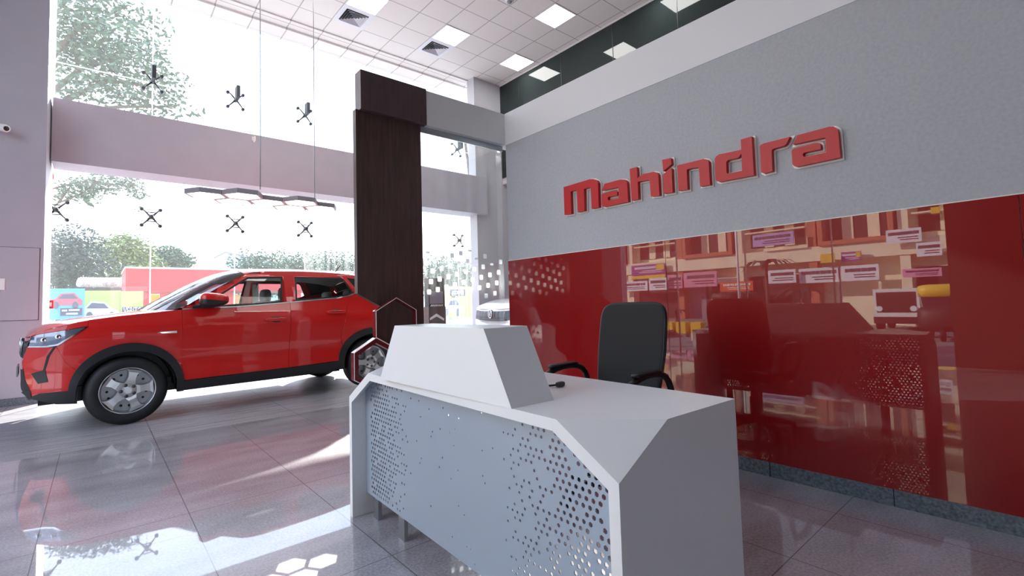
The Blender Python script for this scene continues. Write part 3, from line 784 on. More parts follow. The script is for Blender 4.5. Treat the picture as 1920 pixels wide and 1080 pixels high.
def make_car(label, loc, rz, paint):
    car = thing('car', label, 'car', loc, rz)
    dark, red = 'cladding', paint
    fa, ra = ell(*FA, 178, 0), ell(*RA, 178, 4)
    # front wing, doors, rear quarter, greenhouse frame
    fender = [(.525, .972), (.53, 1.033), (.75, 1.062), (1.0, 1.085), (1.2, 1.103), (1.2635, 1.108), (1.266, .372)] + ell(*FA, 0, 152) + [(.37, .66), (.31, .806), (.40, .870)]
    side('front_wing', fender, red, car, thick=.03)
    side('bonnet_edge', [(.15, .903), (.20, .921), (.467, .966), (.522, .974), (.528, 1.031), (.45, 1.016), (.19, .936), (.145, .906)], red, car)
    bump = [(.121, .800), (.249, .797), (.3085, .8045), (.3688, .659)] + ell(*FA, 152.2, 177) + [(.391, .388), (.208, .382), (.156, .36), (.149, .417), (.118, .511), (.10, .62), (.094, .643), (.10, .707)]
    side('front_bumper', bump, red, car, thick=.02)
    side('bumper_grille', [(.150, .566), (.24, .594), (.262, .482), (.197, .472)], dark, car, off=.004)
    side('bumper_strip', [(.228, .590), (.243, .594), (.268, .716), (.310, .803), (.295, .803), (.250, .716)], dark, car, off=.004)
    side('bumper_lip', [(.092, .403), (.149, .417), (.156, .36), (.208, .384), (.391, .39), (.46, .40), (.46, .262), (.319, .275), (.144, .345)], dark, car, off=.006, thick=.04)
    fd = [(1.270, .372), (1.268, 1.106)] + BELT[1:5] + [(2.372, 1.158), (2.338, .384)]
    fdo = side('front_door', fd, red, car, thick=.02)
    rd = [(2.344, .384), (2.378, 1.159)] + BELT[5:8] + [(3.17, 1.238), (3.10, 1.10), (3.03, .90), (2.995, .70)] + ell(*RA, 150, 176)
    rdo = side('rear_door', rd, red, car, thick=.02)
    rq = [(3.176, 1.240), (3.28, 1.281), (3.55, 1.312), (3.63, 1.345), (3.70, 1.30), (3.80, 1.15), (3.90, 1.0), (3.935, .8), (3.95, .56), (3.93, .42)] + ell(*RA, 6, 148) + [(3.003, .70), (3.037, .90), (3.107, 1.10)]
    side('rear_quarter', rq, red, car, thick=.03)
    w1 = [(1.385, 1.128), (1.611, 1.262), (1.797, 1.385), (1.935, 1.472), (2.326, 1.484), (2.283, 1.162), (1.99, 1.142), (1.775, 1.131)]
    w2 = [(2.443, 1.175), (2.473, 1.484), (3.075, 1.485), (3.120, 1.455), (3.215, 1.278), (3.150, 1.245), (3.0, 1.214), (2.61, 1.187)]
    w3 = [(3.160, 1.482), (3.40, 1.462), (3.56, 1.41), (3.60, 1.36), (3.50, 1.322), (3.283, 1.296)]
    gh = BELT[:] + [(3.55, 1.308), (3.63, 1.342), (3.64, 1.40), (3.56, 1.470), (3.35, 1.512), (3.0, 1.545), (2.6, 1.556), (2.1, 1.545), (1.90, 1.508), (1.62, 1.345), (1.40, 1.205), (1.27, 1.125)]
    ins = lambda p, d: offset_poly(p, -d)
    ghp = side('roof_frame', gh, red, car, [w1, w2, w3], thick=.035)
    sg = []
    for wp in (w1, w2):
        sl_ = side('window_seal', wp, 'black_plastic', car, [ins(wp, .020)], off=-.006)
        side('side_window', ins(wp, .018), 'car_glass', car, off=-.012)
    side('quarter_glass', w3, 'dark_glass', car, off=-.003)
    # bright strip along the belt
    st = BELT + [(u, z+.012) for u, z in BELT[::-1]]
    side('belt_trim', st, 'steel', car, off=.005)
    # black wheel-arch and sill cladding
    ai = ell(FA[0], .34, .392, .372, 0, 180)
    side('arch_trim', ell(*FA, 178, 0) + [(1.281, .262), (1.228, .262)] + ai + [(.446, .27), (.396, .30)], dark, car, off=.012, thick=.05)
    ai2 = ell(RA[0], .34, .395, .372, 0, 180)
    side('arch_trim', ell(*RA, 178, 2) + [(3.93, .30), (3.83, .27)] + ai2 + [(3.035, .285), (2.955, .285)], dark, car, off=.010, thick=.05)
    side('sill_trim', [(1.278, .366), (2.34, .378), (2.958, .392), (2.958, .30), (1.262, .268)], dark, car, off=.014, thick=.06)
    # headlamp, badge, handles
    hl = side('headlamp', [(.131, .812), (.150, .900), (.20, .918), (.467, .962), (.515, .966), (.32, .822), (.249, .808)], 'headlamp_glass', car, off=.003)
    for o, sgn in zip(hl, (-1, 1)):
        b = side_mesh(BM(), [(.123, .803), (.252, .797), (.325, .810), (.53, .972), (.515, .972), (.317, .824), (.249, .811), (.131, .815)], (), .008, .06, sgn)
        obj('chrome_edge', b, 'chrome', o, True)
        for u0, z0 in ((.235, .862), (.33, .885)):
            y = sgn*(S(u0, z0)+.001)
            obj('bulb', superell(BM(), (u0, y, z0), (.030, .008, .026), 1, 14, 8), 'chrome', o, True)
    side('wing_badge', [(1.055, .893), (1.09, .872), (1.218, .868), (1.218, .893)], 'chrome', car, off=.006)
    for par, (u0, z0) in ((fdo, (2.19, .965)), (rdo, (2.93, 1.028))):
        for o, sgn in zip(par, (-1, 1)):
            h = obj('door_handle', superell(BM(), (u0, sgn*(S(u0, z0)+.024), z0), (.125, .014, .020), .6, 20, 8), red, o, True)
            obj('handle_cup', superell(BM(), (u0+.01, sgn*(S(u0, z0)-.008), z0-.004), (.075, .014, .038), .8, 18, 8), 'cladding', o, True)
    # mirrors
    for sgn in (-1, 1):
        def mf(p): return Vector((p.x - .10*(p.z/.075)*0 + .06*(abs(p.y)/.1)*0, p.y, p.z*(1-.22*(p.x/.13))))
        b = superell(BM(), (1.53, sgn*1.00, 1.205), (.135, .105, .072), .62, 28, 14, mf)
        bmesh.ops.bisect_plane(b, geom=b.verts[:]+b.edges[:]+b.faces[:], plane_co=(1.53, 0, 1.200), plane_no=(.12, 0, 1), clear_inner=True)
        cap = obj('mirror_cap', b, red, car, True)
        b = superell(BM(), (1.53, sgn*1.00, 1.203), (.133, .103, .072), .62, 28, 14, mf)
        bmesh.ops.bisect_plane(b, geom=b.verts[:]+b.edges[:]+b.faces[:], plane_co=(1.53, 0, 1.202), plane_no=(.12, 0, 1), clear_outer=True)
        prism(b, [(1.36, sgn*.86, 1.118), (1.56, sgn*.85, 1.118), (1.58, sgn*.93, 1.15), (1.44, sgn*.93, 1.15)], (0, sgn*.02, .03))
        obj('mirror_base', b, 'black_plastic', cap, True)
    # bonnet, windscreen, roof, tail, nose
    loft('bonnet', [(.10, .885), (.15, .955), (.35, 1.035), (.7, 1.085), (1.0, 1.115)], [(.145, .905), (.19, .935), (.45, 1.015), (.8, 1.066), (1.23, 1.106)], red, car, pw=3)
    loft('windscreen', [(.97, 1.10), (1.2, 1.245), (1.5, 1.42), (1.75, 1.54), (1.90, 1.585)], [(1.20, 1.104), (1.40, 1.207), (1.62, 1.347), (1.80, 1.452), (1.91, 1.512)], 'screen_glass', car, pw=2.6)
    rc, re = [(1.90, 1.585), (2.1, 1.605), (2.6, 1.613), (3.2, 1.592), (3.66, 1.56)], [(1.90, 1.508), (2.1, 1.545), (2.6, 1.556), (3.0, 1.545), (3.35, 1.512), (3.56, 1.470)]
    loft('roof', rc, re, red, car, pw=3)
    loft('headliner', rc, [(u, z-.01) for u, z in re], 'interior_light', car, pw=3, t1=.97, inner=.045)
    tc, te = [(3.66, 1.56), (3.80, 1.30), (3.90, 1.08), (3.95, .8), (4.0, .6), (3.98, .40), (3.93, .30)], [(3.56, 1.470), (3.70, 1.30), (3.80, 1.15), (3.90, 1.0), (3.935, .8), (3.95, .56), (3.93, .42), (3.91, .30)]
    loft('rear_screen', tc, te, 'dark_glass', car, pw=5, s0=0, s1=.33)
    tg = loft('tailgate', tc, te, red, car, pw=5, s0=.33, s1=.72); loft('rear_bumper', tc, te, dark, car, pw=5, s0=.72, s1=1)
    for sgn in (-1, 1):
        obj('tail_lamp', superell(BM(), (3.885, sgn*.66, .98), (.03, .10, .09), .5, 16, 8), 'lamp_red', tg, True)
    nc, ne = [(.10, .885), (.090, .80), (.083, .70), (.075, .60), (.078, .48), (.082, .38), (.12, .30)], [(.145, .905), (.121, .805), (.10, .707), (.094, .643), (.118, .511), (.149, .417), (.15, .33)]
    loft('nose', nc, ne, red, car, pw=2.4, s0=0, s1=.06)
    gr = loft('grille', nc, ne, 'black_plastic', car, pw=2.4, s0=.06, s1=.33)
    for k in range(-4, 5):
        if abs(k) < 1: continue
        y = k*.12; x = .080+.035*(abs(y)/.66)**2.4
        obj('grille_bar', tube(BM(), [(x-.012, y, .725), (x-.012, y*1.02, .80), (x-.002, y*1.06, .85)], .005, 6), 'steel', gr, True)
    obj('grille_surround', tube(BM(), [(.077+.03*(abs(y)/.66)**2.4, y, .71-.0*abs(y)) for y in [-.56+.08*k for k in range(15)]], .010, 6), 'black_plastic', gr, True)
    b = lathe(BM(), [(.055, -.018), (.07, -.014), (.07, .03)], 'x', (.085, 0, .80), 28); em = obj('emblem', b, 'black_plastic', car, True)
    obj('emblem_ring', lathe(BM(), [(.058, -.022), (.070, -.022), (.072, -.010), (.058, -.010)], 'x', (.085, 0, .80), 32, True), 'chrome', em, True)
    eb = BM()
    for s in (-1, 1): prism(eb, [(.063, s*.004, .75), (.063, s*.034, .835), (.063, s*.022, .845), (.063, s*.002, .79)], (.006, 0, 0))
    obj('emblem_mark', eb, 'chrome', em)
    loft('bumper_face', nc, ne, red, car, pw=2.4, s0=.33, s1=.52)
    loft('lower_grille', nc, ne, dark, car, pw=2.4, s0=.52, s1=1)
    obj('number_plate', Box(.050, .062, -.25, .25, .505, .60), 'grey_plastic', car, bev=.003)
    # under body, wheel wells, cabin
    b = Box(.20, 3.85, -.66, .66, .26, .40); box(b, 1.25, 3.0, -.83, .83, .26, .36)
    obj('underbody', b, 'black_plastic', car)
    sh = [(.45, .80), (1.20, 1.07), (3.25, 1.20), (3.75, 1.0), (3.80, .84), (1.30, .84), (1.28, .38), (1.25, .84), (.45, .84)]
    side('inner_wall', [(1.285, .36), (1.24, .80), (.50, .81), (.50, .98), (1.22, 1.06), (2.3, 1.11), (3.1, 1.15), (3.72, 1.05), (3.72, .83), (3.0, .80), (2.95, .36)], 'black_plastic', car, off=-.05)
    for cu in (FA[0]-.008, RA[0]):
        b = BM(); n = 18; r0 = .385
        a = [[b.verts.new((cu+r0*math.cos(PI*k/n), y, .34+r0*math.sin(PI*k/n))) for k in range(n+1)] for y in (-.87, -.60)]
        for k in range(n): b.faces.new((a[0][k], a[0][k+1], a[1][k+1], a[1][k]))
        b.faces.new(a[1][::-1])
        for sgn in (1, -1):
            c = b.copy()
            if sgn < 0:
                for v in c.verts: v.co.y *= -1
            obj('wheel_well', c, 'black_plastic', car)
        b.free()
    seat = lambda y, u: None
    for y in (-.36, .36):
        s_ = obj('front_seat', superell(BM(), (2.10, y, .62), (.26, .24, .10), .5, 20, 10), 'interior_grey', car, True)
        obj('seat_back', superell(BM(), (2.36, y, .90), (.085, .23, .31), .5, 20, 12, lambda p: Vector((p.x+.28*p.z, p.y, p.z))), 'interior_grey', s_, True)
        obj('headrest', superell(BM(), (2.475, y, 1.275), (.055, .125, .095), .6, 18, 10), 'interior_grey', s_, True)
    s_ = obj('rear_seat', superell(BM(), (2.95, 0, .62), (.26, .62, .10), .4, 24, 10), 'interior_grey', car, True)
    obj('seat_back', superell(BM(), (3.25, 0, .92), (.09, .62, .30), .4, 24, 12, lambda p: Vector((p.x+.3*p.z, p.y, p.z))), 'interior_grey', s_, True)
    for y in (-.36, .36): obj('headrest', superell(BM(), (3.36, y, 1.255), (.05, .125, .075), .6, 18, 10), 'interior_grey', s_, True)
    obj('dashboard', superell(BM(), (1.38, 0, .97), (.28, .70, .13), .4, 24, 10), 'black_plastic', car, True)
    obj('steering_wheel', lathe(BM(), [(.165+.014*math.cos(a), .014*math.sin(a)) for a in [2*PI*k/8 for k in range(8)]], 'x', (1.72, .36, 1.0), 28, True), 'black_plastic', car, True)
    obj('pillar_lining', Box(2.42, 2.50, .735, .755, .9, 1.52), 'interior_light', car)
    obj('luggage_cover', Box(3.30, 3.66, -.55, .55, 1.10, 1.13), 'interior_grey', car)
    obj('antenna', tube(BM(), [(3.30, 0, 1.58), (3.42, 0, 1.72)], .006, 6), 'black_plastic', car, True)
    # wheels
    def wheel(cu, sgn, ang):
        yo = sgn*.868; c = (cu, yo, .33); d = -sgn
        prof = [(.222, 0), (.232, -.006), (.262, -.010), (.298, -.002), (.318, .018), (.328, .04), (.330, .06), (.330, .15), (.325, .175), (.30, .2), (.23, .195), (.222, .19)]
        ty = obj('wheel', lathe(BM(), [(r, h*d) for r, h in prof], 'y', c, 64, True), 'tyre', car, True)
        rim = [(.216, .0), (.222, -.004), (.224, .004), (.224, .19), (.205, .19), (.20, .055), (.208, .03)]
        obj('rim', lathe(BM(), [(r, h*d) for r, h in rim], 'y', c, 56, True), 'alloy', ty, True)
        db = BM(); ring = lambda r, h: [(r*math.cos(2*PI*k/40), h*d, r*math.sin(2*PI*k/40)) for k in range(40)]
        holes = []
        for k in range(15):
            a = 2*PI*(k+.5)/15
            holes.append([(.155*math.cos(a)+.012*math.cos(q), .075*d, .155*math.sin(a)+.012*math.sin(q)) for q in [2*PI*i/10 for i in range(10)]])
        prism(db, [(x, .075*d, z) for x, _, z in ring(.203, 0)], (0, .006*d, 0), holes)
        for v in db.verts: v.co += Vector(c)
        obj('wheel_disc', db, 'alloy_mid', ty)
        obj('brake', lathe(BM(), [(.19, .11*d), (.19, .12*d)], 'y', c, 36), 'black_plastic', ty)
        sb = BM()
        for k in range(5):
            a0 = ang+2*PI*k/5; R2 = lambda x, y: (x*math.cos(a0)-y*math.sin(a0), x*math.sin(a0)+y*math.cos(a0))
            sect = [(.062, .046), (.095, .034), (.135, .030), (.175, .040), (.211, .066)]
            prof_h = [.012, .008, .012, .014, .004]
            L_, Rr, Lb, Rb = [], [], [], []
            for (r, wd), hh in zip(sect, prof_h):
                for lst, sy, dep in ((L_, 1, hh), (Rr, -1, hh), (Lb, 1.12, hh+.026), (Rb, -1.12, hh+.026)):
                    wv = wd*sy; rr = math.sqrt(max(1e-6, r*r-min(wd*wd, r*r*.9))) if r > .2 else r
                    x, z = R2(rr, wv); lst.append(sb.verts.new((x+c[0], dep*d+c[1], z+c[2])))
                mid = None
            for i in range(len(sect)-1):
                sb.faces.new((L_[i], L_[i+1], Rr[i+1], Rr[i])); sb.faces.new((L_[i], L_[i+1], Lb[i+1], Lb[i])); sb.faces.new((Rr[i], Rr[i+1], Rb[i+1], Rb[i]))
        lathe(sb, [(.001, .004*d), (.030, .004*d), (.050, .007*d), (.074, .012*d), (.080, .04*d)], 'y', c, 30)
        obj('spoke_cover', sb, 'alloy', ty, False)
        for k in range(5):
            a = ang+2*PI*(k+.5)/5; p = (c[0]+.055*math.cos(a), c[1], c[2]+.055*math.sin(a))
            obj('lug_nut', lathe(BM(), [(.002, .000), (.009, -.001*d), (.010, .001*d), (.0155, .002*d), (.0165, .012*d)], 'y', p, 14), 'dark_steel', ty, True)
    for cu in (.83, 3.425):
        for sgn in (-1, 1): wheel(cu, sgn, .06+(.5 if cu > 2 else 0))
    return car
# red car: measured from its wheel hubs
HUB = P(240.4, 732.3, 2, .33); CYAW = math.radians(3.966)
Ux, Nx = Vector((math.cos(CYAW), math.sin(CYAW), 0)), Vector((math.sin(CYAW), -math.cos(CYAW), 0))
org = HUB - Ux*.83 - Nx*.868; org.z = 0
make_car('bright red compact car parked side-on in front of the glazing', org, CYAW, 'car_red')
# white car: nose to the camera, beyond the portal
q = P(919, 589, 1, 6.9); wy = math.radians(-14); k_ = (q.z)/.80
wc = make_car('white car seen through the portal glass, its black grille just over the desk', (q.x-.07*k_*math.cos(wy), q.y-.07*k_*math.sin(wy), 0), wy, 'car_white')
wc.scale = (k_, k_, k_)
# dark totem behind the column
q = P(815, 560, 1, 7.2)
t = thing('display_totem', 'dark display totem with a grey screen on a brown base beyond the portal glass', 'display', (q.x, 7.2, 0))
zt, z1_, z2_, z3_ = [P(815, y, 1, 7.2).z for y in (522, 546, 575, 590)]
obj('base', Box(-.17, .17, -.08, .08, 0, z2_), 'walnut', t, bev=.005); obj('cabinet', Box(-.16, .16, -.07, .07, z2_, zt), 'black_plastic', t, bev=.01)
obj('screen', Box(-.145, .125, -.075, -.07, z2_+.05, z1_), 'shutter', t); b = BM()
for k in range(8): prism(b, [(-.13+k*.032, -.078, z2_+.005), (-.115+k*.032, -.078, z2_+.005), (-.10+k*.032, -.078, z2_+.035), (-.115+k*.032, -.078, z2_+.035)], (0, .008, 0))
obj('stripe_mark', b, 'white_paint', t)
obj('chevron_mark', prism(BM(), [(-.15, -.085, z3_-.05), (-.02, -.085, z3_+.02), (.13, -.085, z3_-.07), (.13, -.085, z3_-.11), (-.02, -.085, z3_-.03), (-.15, -.085, z3_-.09)], (0, .006, 0)), 'white_paint', t)

# ------------------------------------------------------------------ outside, in front of the glazing
GZ = -.15
struct('ground_front', Box(-60, 90, FY+.1, 140, GZ-.1, GZ), 'asphalt')
def foliage(bm, blobs, n, size, rs, droop=0):
    tot = sum(b[1][0]*b[1][1]*b[1][2] for b in blobs)
    for c, r in blobs:
        k = int(n*r[0]*r[1]*r[2]/tot)
        for _ in range(k):
            d = Vector((rs.gauss(0, 1), rs.gauss(0, 1), rs.gauss(0, 1))).normalized(); f = rs.random()**.45
            p = Vector((c[0]+d.x*r[0]*f, c[1]+d.y*r[1]*f, c[2]+d.z*r[2]*f))
            a = Vector((rs.gauss(0, 1), rs.gauss(0, 1), rs.gauss(0, .6)-droop)).normalized(); b_ = a.orthogonal().normalized()
            b_ = (Matrix.Rotation(rs.random()*6.28, 3, a) @ b_); s = size*(.6+.8*rs.random())
            vs = [bm.verts.new(p+a*s*x+b_*s*y) for x, y in ((-1, 0), (-.2, .42), (1, 0), (-.2, -.42))]; bm.faces.new(vs)
    return bm
def tree(label, base, trunk, branches, blobs, n, size, leafm, seed, cat='tree', group=None, name='tree', r=.12):
    rs = random.Random(seed); t = thing(name, label, cat, base, 0, group); o = Vector(base)
    if trunk: obj('trunk', tube(BM(), [Vector(p)-o for p in trunk], [r*(1-.6*i/(len(trunk)-1)) for i in range(len(trunk))], 8), 'bark', t, True)
    for br in branches: obj('branch', tube(BM(), [Vector(p)-o for p in br], [r*.45*(1-.75*i/(len(br)-1)) for i in range(len(br))], 6), 'bark', t, True)
    obj('foliage', foliage(BM(), [(Vector(c)-o, rr) for c, rr in blobs], n, size, rs), leafm, t)
    return t
# big tree at the upper left, its trunk hidden behind the left wall
TY = 17.0
tp = lambda px, py, dy=0: P(px, py, 1, TY+dy)
blobs = [(tp(x, y, d), (r, r*1.1, r*.8)) for x, y, d, r in ((135, 40, 0, .9), (175, 75, .5, 1.0), (225, 95, -.4, 1.0), (150, 115, .3, .9), (200, 150, 0, .9), (265, 120, .6, .8), (300, 165, 0, .75), (130, 165, -.5, .8), (255, 190, .3, .8), (320, 200, 0, .55), (290, 50, .2, .6), (285, 90, .2, .5), (375, 215, .1, .3), (235, 20, .2, .6), (120, 90, .6, .7), (170, 10, 0, .8), (330, 150, 0, .5))]
base = tp(20, 560); base.z = GZ
tree('tall loose-leaved tree outside the upper glazing at the far left', base, [base, tp(30, 420), tp(40, 250), tp(70, 120)],
     [[tp(40, 250), tp(120, 190), tp(200, 150), tp(300, 165)], [tp(60, 150), tp(140, 60), tp(240, 10)], [tp(40, 220), tp(150, 130), tp(255, 100)], [tp(35, 330), tp(110, 210), tp(230, 200), tp(330, 200)]],
     blobs, 5200, .085, 'leaf', 1, r=.22)
TY = 15.0
base = tp(30, 560); base.z = GZ
blobs = [(tp(x, y, d), (r, r, r*.6)) for x, y, d, r in ((150, 350, 0, .42), (190, 345, .2, .45), (240, 345, 0, .4), (262, 365, 0, .26), (120, 365, .2, .3), (165, 372, 0, .3), (258, 392, 0, .12))]
tree('thin bare-limbed branchy tree under the beam at the far left', base, [base, tp(40, 460), tp(60, 410)], [[tp(60, 420), tp(110, 380), tp(150, 365), tp(200, 358)], [tp(60, 400), tp(95, 355), tp(150, 340), tp(250, 350)], [tp(110, 380), tp(135, 345)], [tp(150, 365), tp(190, 335)]], blobs, 1500, .05, 'leaf', 2, r=.07)
# bushy trees behind the hoardings
for k, (lab, bl, lm, n) in enumerate((
    ('dark bushy tree behind the blue hoarding at the far left', [(110, 480, 0, 1.7), (140, 460, 1, 1.5), (125, 520, 0, 1.8), (165, 500, 0, 1.6), (95, 520, 0, 1.4)], 'leaf_dark', 3200),
    ('yellowish green tree behind the left end of the red canopy', [(220, 480, 0, 1.5), (250, 470, 0, 1.2), (205, 515, 0, 1.7), (260, 505, 0, 1.5), (235, 455, 0, .8)], 'leaf_yellow', 3000),
    ('small green tree rising over the red canopy, right of the yellowish tree', [(310, 490, 0, 1.2), (340, 495, 0, .9), (290, 500, 0, 1.2), (325, 480, 0, .7)], 'leaf', 2200),
    ('dark green tree behind the white roof strip', [(180, 490, 2, 1.7), (190, 525, 1, 1.8), (215, 540, 0, 1.5)], 'leaf_dark', 2600))):
    TY = (31.0, 38.0, 45.0, 52.0)[k]; f = TY/36
    blobs = [(tp(x, y, d), (r*f, r*f, r*f*.85)) for x, y, d, r in bl]; b0 = tp(bl[0][0], 560); b0.z = GZ
    tree(lab, b0, [b0, tp(bl[0][0], 540), tp(bl[0][0], bl[0][1])], [], blobs, int(n*2.2), .115*f, lm, 10+k, group='trees behind the hoardings')
TY = 42.0
for k, (lab, x0, x1, y) in enumerate((('pale green tree just right of the blue shed roof, above the red car', 455, 520, 496), ('pale green tree above the middle of the red car roof', 525, 590, 490), ('pale green tree above the rear of the red car, beside the column', 600, 665, 486),
                                      ('pale green tree seen left in the portal glass', 800, 850, 500), ('pale green tree seen right in the portal glass, beside the pillar', 850, 905, 502))):
    TY = 42.0+8*(k % 3)
    blobs = [(tp(x0+(x1-x0)*(i+.5)/4, y+(i % 2)*8+4, i % 3), (1.5, 1.5, 1.5)) for i in range(4)] + [(tp(x0+(x1-x0)*(i+.5)/4, y+30, i % 3), (1.8, 1.5, 1.6)) for i in range(4)]
    b0 = tp((x0+x1)/2, 560); b0.z = GZ
    tree(lab, b0, [b0, tp((x0+x1)/2, 535), tp((x0+x1)/2, y+10)], [], blobs, 5000, .15, 'leaf', 30+k, group='pale trees behind the red canopy')
# tree added to block the sun from the desk, crown hidden behind the lintel
base = Vector((11.0, 14.6, GZ))
tree('added sun-blocking tree behind the far pillar, its crown hidden by the portal lintel', base, [base, Vector((10.9, 14.6, 4)), Vector((10.2, 14.3, 7.6))], [], [(Vector((9.6, 14.2, 7.72)), (1.3, .6, .5)), (Vector((11.0, 14.2, 7.75)), (1.2, .6, .45))], 6000, .11, 'leaf', 71, r=.11)
# blue shed with a sloping roof
TY = 70.0; a, b_, c = tp(424, 473), tp(424, 520), tp(535, 497)
t = thing('shed', 'pale blue shed with a sloping roof line above the red car', 'building', (a.x, TY, GZ))
obj('wall', prism(BM(), [(0, 0, 0), (c.x-a.x, 0, 0), (c.x-a.x, 0, c.z-GZ), (0, 0, a.z-GZ)], (0, 8, 0)), 'blue_shed', t)
obj('roof', prism(BM(), [(-.2, -.2, a.z-GZ), (c.x-a.x, -.2, c.z-GZ), (c.x-a.x, -.2, c.z-GZ+.12), (-.2, -.2, a.z-GZ+.12)], (0, 8.4, 0)), 'shutter', t)
# red canopy
TY = 22.0; l0, l1, r0 = tp(236, 503), tp(236, 546), tp(790, 508)
t = thing('canopy', 'long red fascia canopy on posts behind the red car', 'canopy', (l0.x, TY, GZ))
obj('fascia', Box(0, r0.x-l0.x, 0, 3.5, l1.z-GZ, l0.z-GZ), 'sign_red', t)
for px in (273, 430, 560):
    q = tp(px, 560); obj('post', Box(q.x-l0.x-.16, q.x-l0.x+.16, .2, .5, 0, l1.z-GZ), 'sign_red', t)
obj('cornice', Box(-.03, r0.x-l0.x, -.03, 3.5, l0.z-GZ, l0.z-GZ+.06), 'white_paint', t)
# hoardings
def hoard(label, x0, x1, y0, y1, yy, m, legs=True):
    global TY
    TY = yy; a, b_ = tp(x0, y0), tp(x1, y1); z0 = tp(x0, y1).z
    t = thing('hoarding', label, 'hoarding', (a.x, yy, GZ)); obj('board', Box(0, b_.x-a.x, 0, .08, max(.05, z0-GZ), a.z-GZ), m, t)
    b = BM()
    for x in (.1, b_.x-a.x-.1): tube(b, [(x, .12, 0), (x, .12, a.z-GZ)], .04, 6)
    obj('frame', b, 'steel', t); return t, Vector((a.x, yy, GZ))
def on(o, px, py, d=-.01): q = P(px, py, 1, TY+d); return q-o
def car_picture(t, o, x0, x1, y0, y1, body, flip=False):
    f = lambda u, v: on(o, x0+(x1-x0)*((1-u) if flip else u), y1+(y0-y1)*v, -.012)
    g_ = lambda u, v: on(o, x0+(x1-x0)*((1-u) if flip else u), y1+(y0-y1)*v, -.02)
    p = obj('car_picture', prism(BM(), [f(u, v) for u, v in ((0, .2), (.02, .5), (.2, .62), (.36, .95), (.75, 1), (.93, .6), (1, .5), (.98, .2))], (0, .006, 0)), body, t)
    obj('picture_window', prism(BM(), [g_(u, v) for u, v in ((.27, .62), (.40, .88), (.72, .92), (.86, .62))], (0, .004, 0)), 'picture_glass', p)
    b = BM()
    for u in (.2, .78): prism(b, [g_(u+.09*math.cos(a), .2+.24*math.sin(a)) for a in [2*PI*k/16 for k in range(16)]], (0, .004, 0))
    obj('picture_wheel', b, 'picture_glass', p)
t, o = hoard('lime green hoarding with a silver and pink car picture behind the bonnet', 158, 226, 545, 600, 21.0, 'hoarding_lime')
car_picture(t, o, 152, 224, 565, 600, 'picture_silver', True)
t, o = hoard('pale lime hoarding with a dark name strip, behind the canopy post', 227, 268, 546, 600, 20.9, 'hoarding_lime')
obj('name_strip', Box(*sorted((on(o, 229, 590).x, on(o, 268, 590).x)), -.02, 0, on(o, 229, 592).z, on(o, 229, 576).z), 'navy', t)
b = text_bm('VERITO', .32, .004); q = on(o, 249, 583, -.03)
for v in b.verts: v.co = Vector((v.co.x*.46+q.x, q.y-v.co.z, v.co.y+q.z))
obj('lettering', b, 'white_paint', t)
t, o = hoard('sky blue hoarding with a pink car picture at the far left', 90, 158, 541, 600, 20.4, 'sky_blue')
car_picture(t, o, 92, 155, 549, 578, 'picture_pink')
obj('name_strip', Box(*sorted((on(o, 113, 590).x, on(o, 154, 590).x)), -.02, 0, on(o, 113, 592).z, on(o, 113, 578).z), 'navy', t)
b = BM()
for x, y, w_ in ((116, 582, 10), (129, 581, 20), (124, 588, 22)): box(b, on(o, x, y).x, on(o, x+w_, y).x, -.026, -.02, on(o, x, y+2).z, on(o, x, y-1).z)
obj('lettering', b, 'white_paint', t)
t, o = hoard('dull red hoarding under the canopy, just over the windscreen base', 300, 350, 551, 600, 26.0, 'picture_pink')
t, o = hoard('yellow hoarding strip under the canopy behind the windscreen', 283, 299, 552, 600, 26.2, 'sign_yellow')
t, o = hoard('lime hoarding seen through the front side window of the red car', 405, 480, 553, 600, 26.4, 'hoarding_lime')
t, o = hoard('white hoarding seen through the rear side window of the red car', 540, 600, 540, 600, 27, 'white_paint')
t, o = hoard('lime hoarding with a white car picture and dark name strip beyond the portal glass', 828, 884, 537, 597, 20.8, 'hoarding_lime')
car_picture(t, o, 831, 866, 560, 592, 'picture_silver')
obj('name_strip', Box(*sorted((on(o, 844, 550).x, on(o, 872, 550).x)), -.02, 0, on(o, 844, 555).z, on(o, 844, 543).z), 'navy', t)
b = text_bm('SCORPIO', .26, .004); q = on(o, 858, 549, -.03)
for v in b.verts: v.co = Vector((v.co.x*.62+q.x, q.y-v.co.z, v.co.y+q.z))
obj('lettering', b, 'white_paint', t)
t, o = hoard('lime hoarding with a pink top, right of the white car picture', 885, 905, 537, 597, 21.2, 'hoarding_lime')
obj('pink_band', Box(on(o, 885, 545).x, on(o, 904, 545).x, -.02, 0, on(o, 885, 549).z, on(o, 885, 538).z), 'sign_pink', t)
TY = 26.5; a, b_ = tp(150, 533), tp(240, 533)
t = thing('awning', 'white corrugated roof strip above the lime hoarding', 'awning', (a.x, TY, a.z))
bm = BM()
for k in range(22): tube(bm, [((b_.x-a.x)*1.1*k/21, -.0, 0), ((b_.x-a.x)*1.1*k/21, 1.5, .25)], .13, 8)
obj('roof_sheet', bm, 'white_paint', t, True); obj('beam', Box(-.2, (b_.x-a.x)*1.1, .0, .12, -.45, -.15), 'dark_steel', t)
for x in (0, (b_.x-a.x)*1.1-.2): obj('post', Box(x, x+.12, .0, .12, GZ-a.z, -.15), 'dark_steel', t)

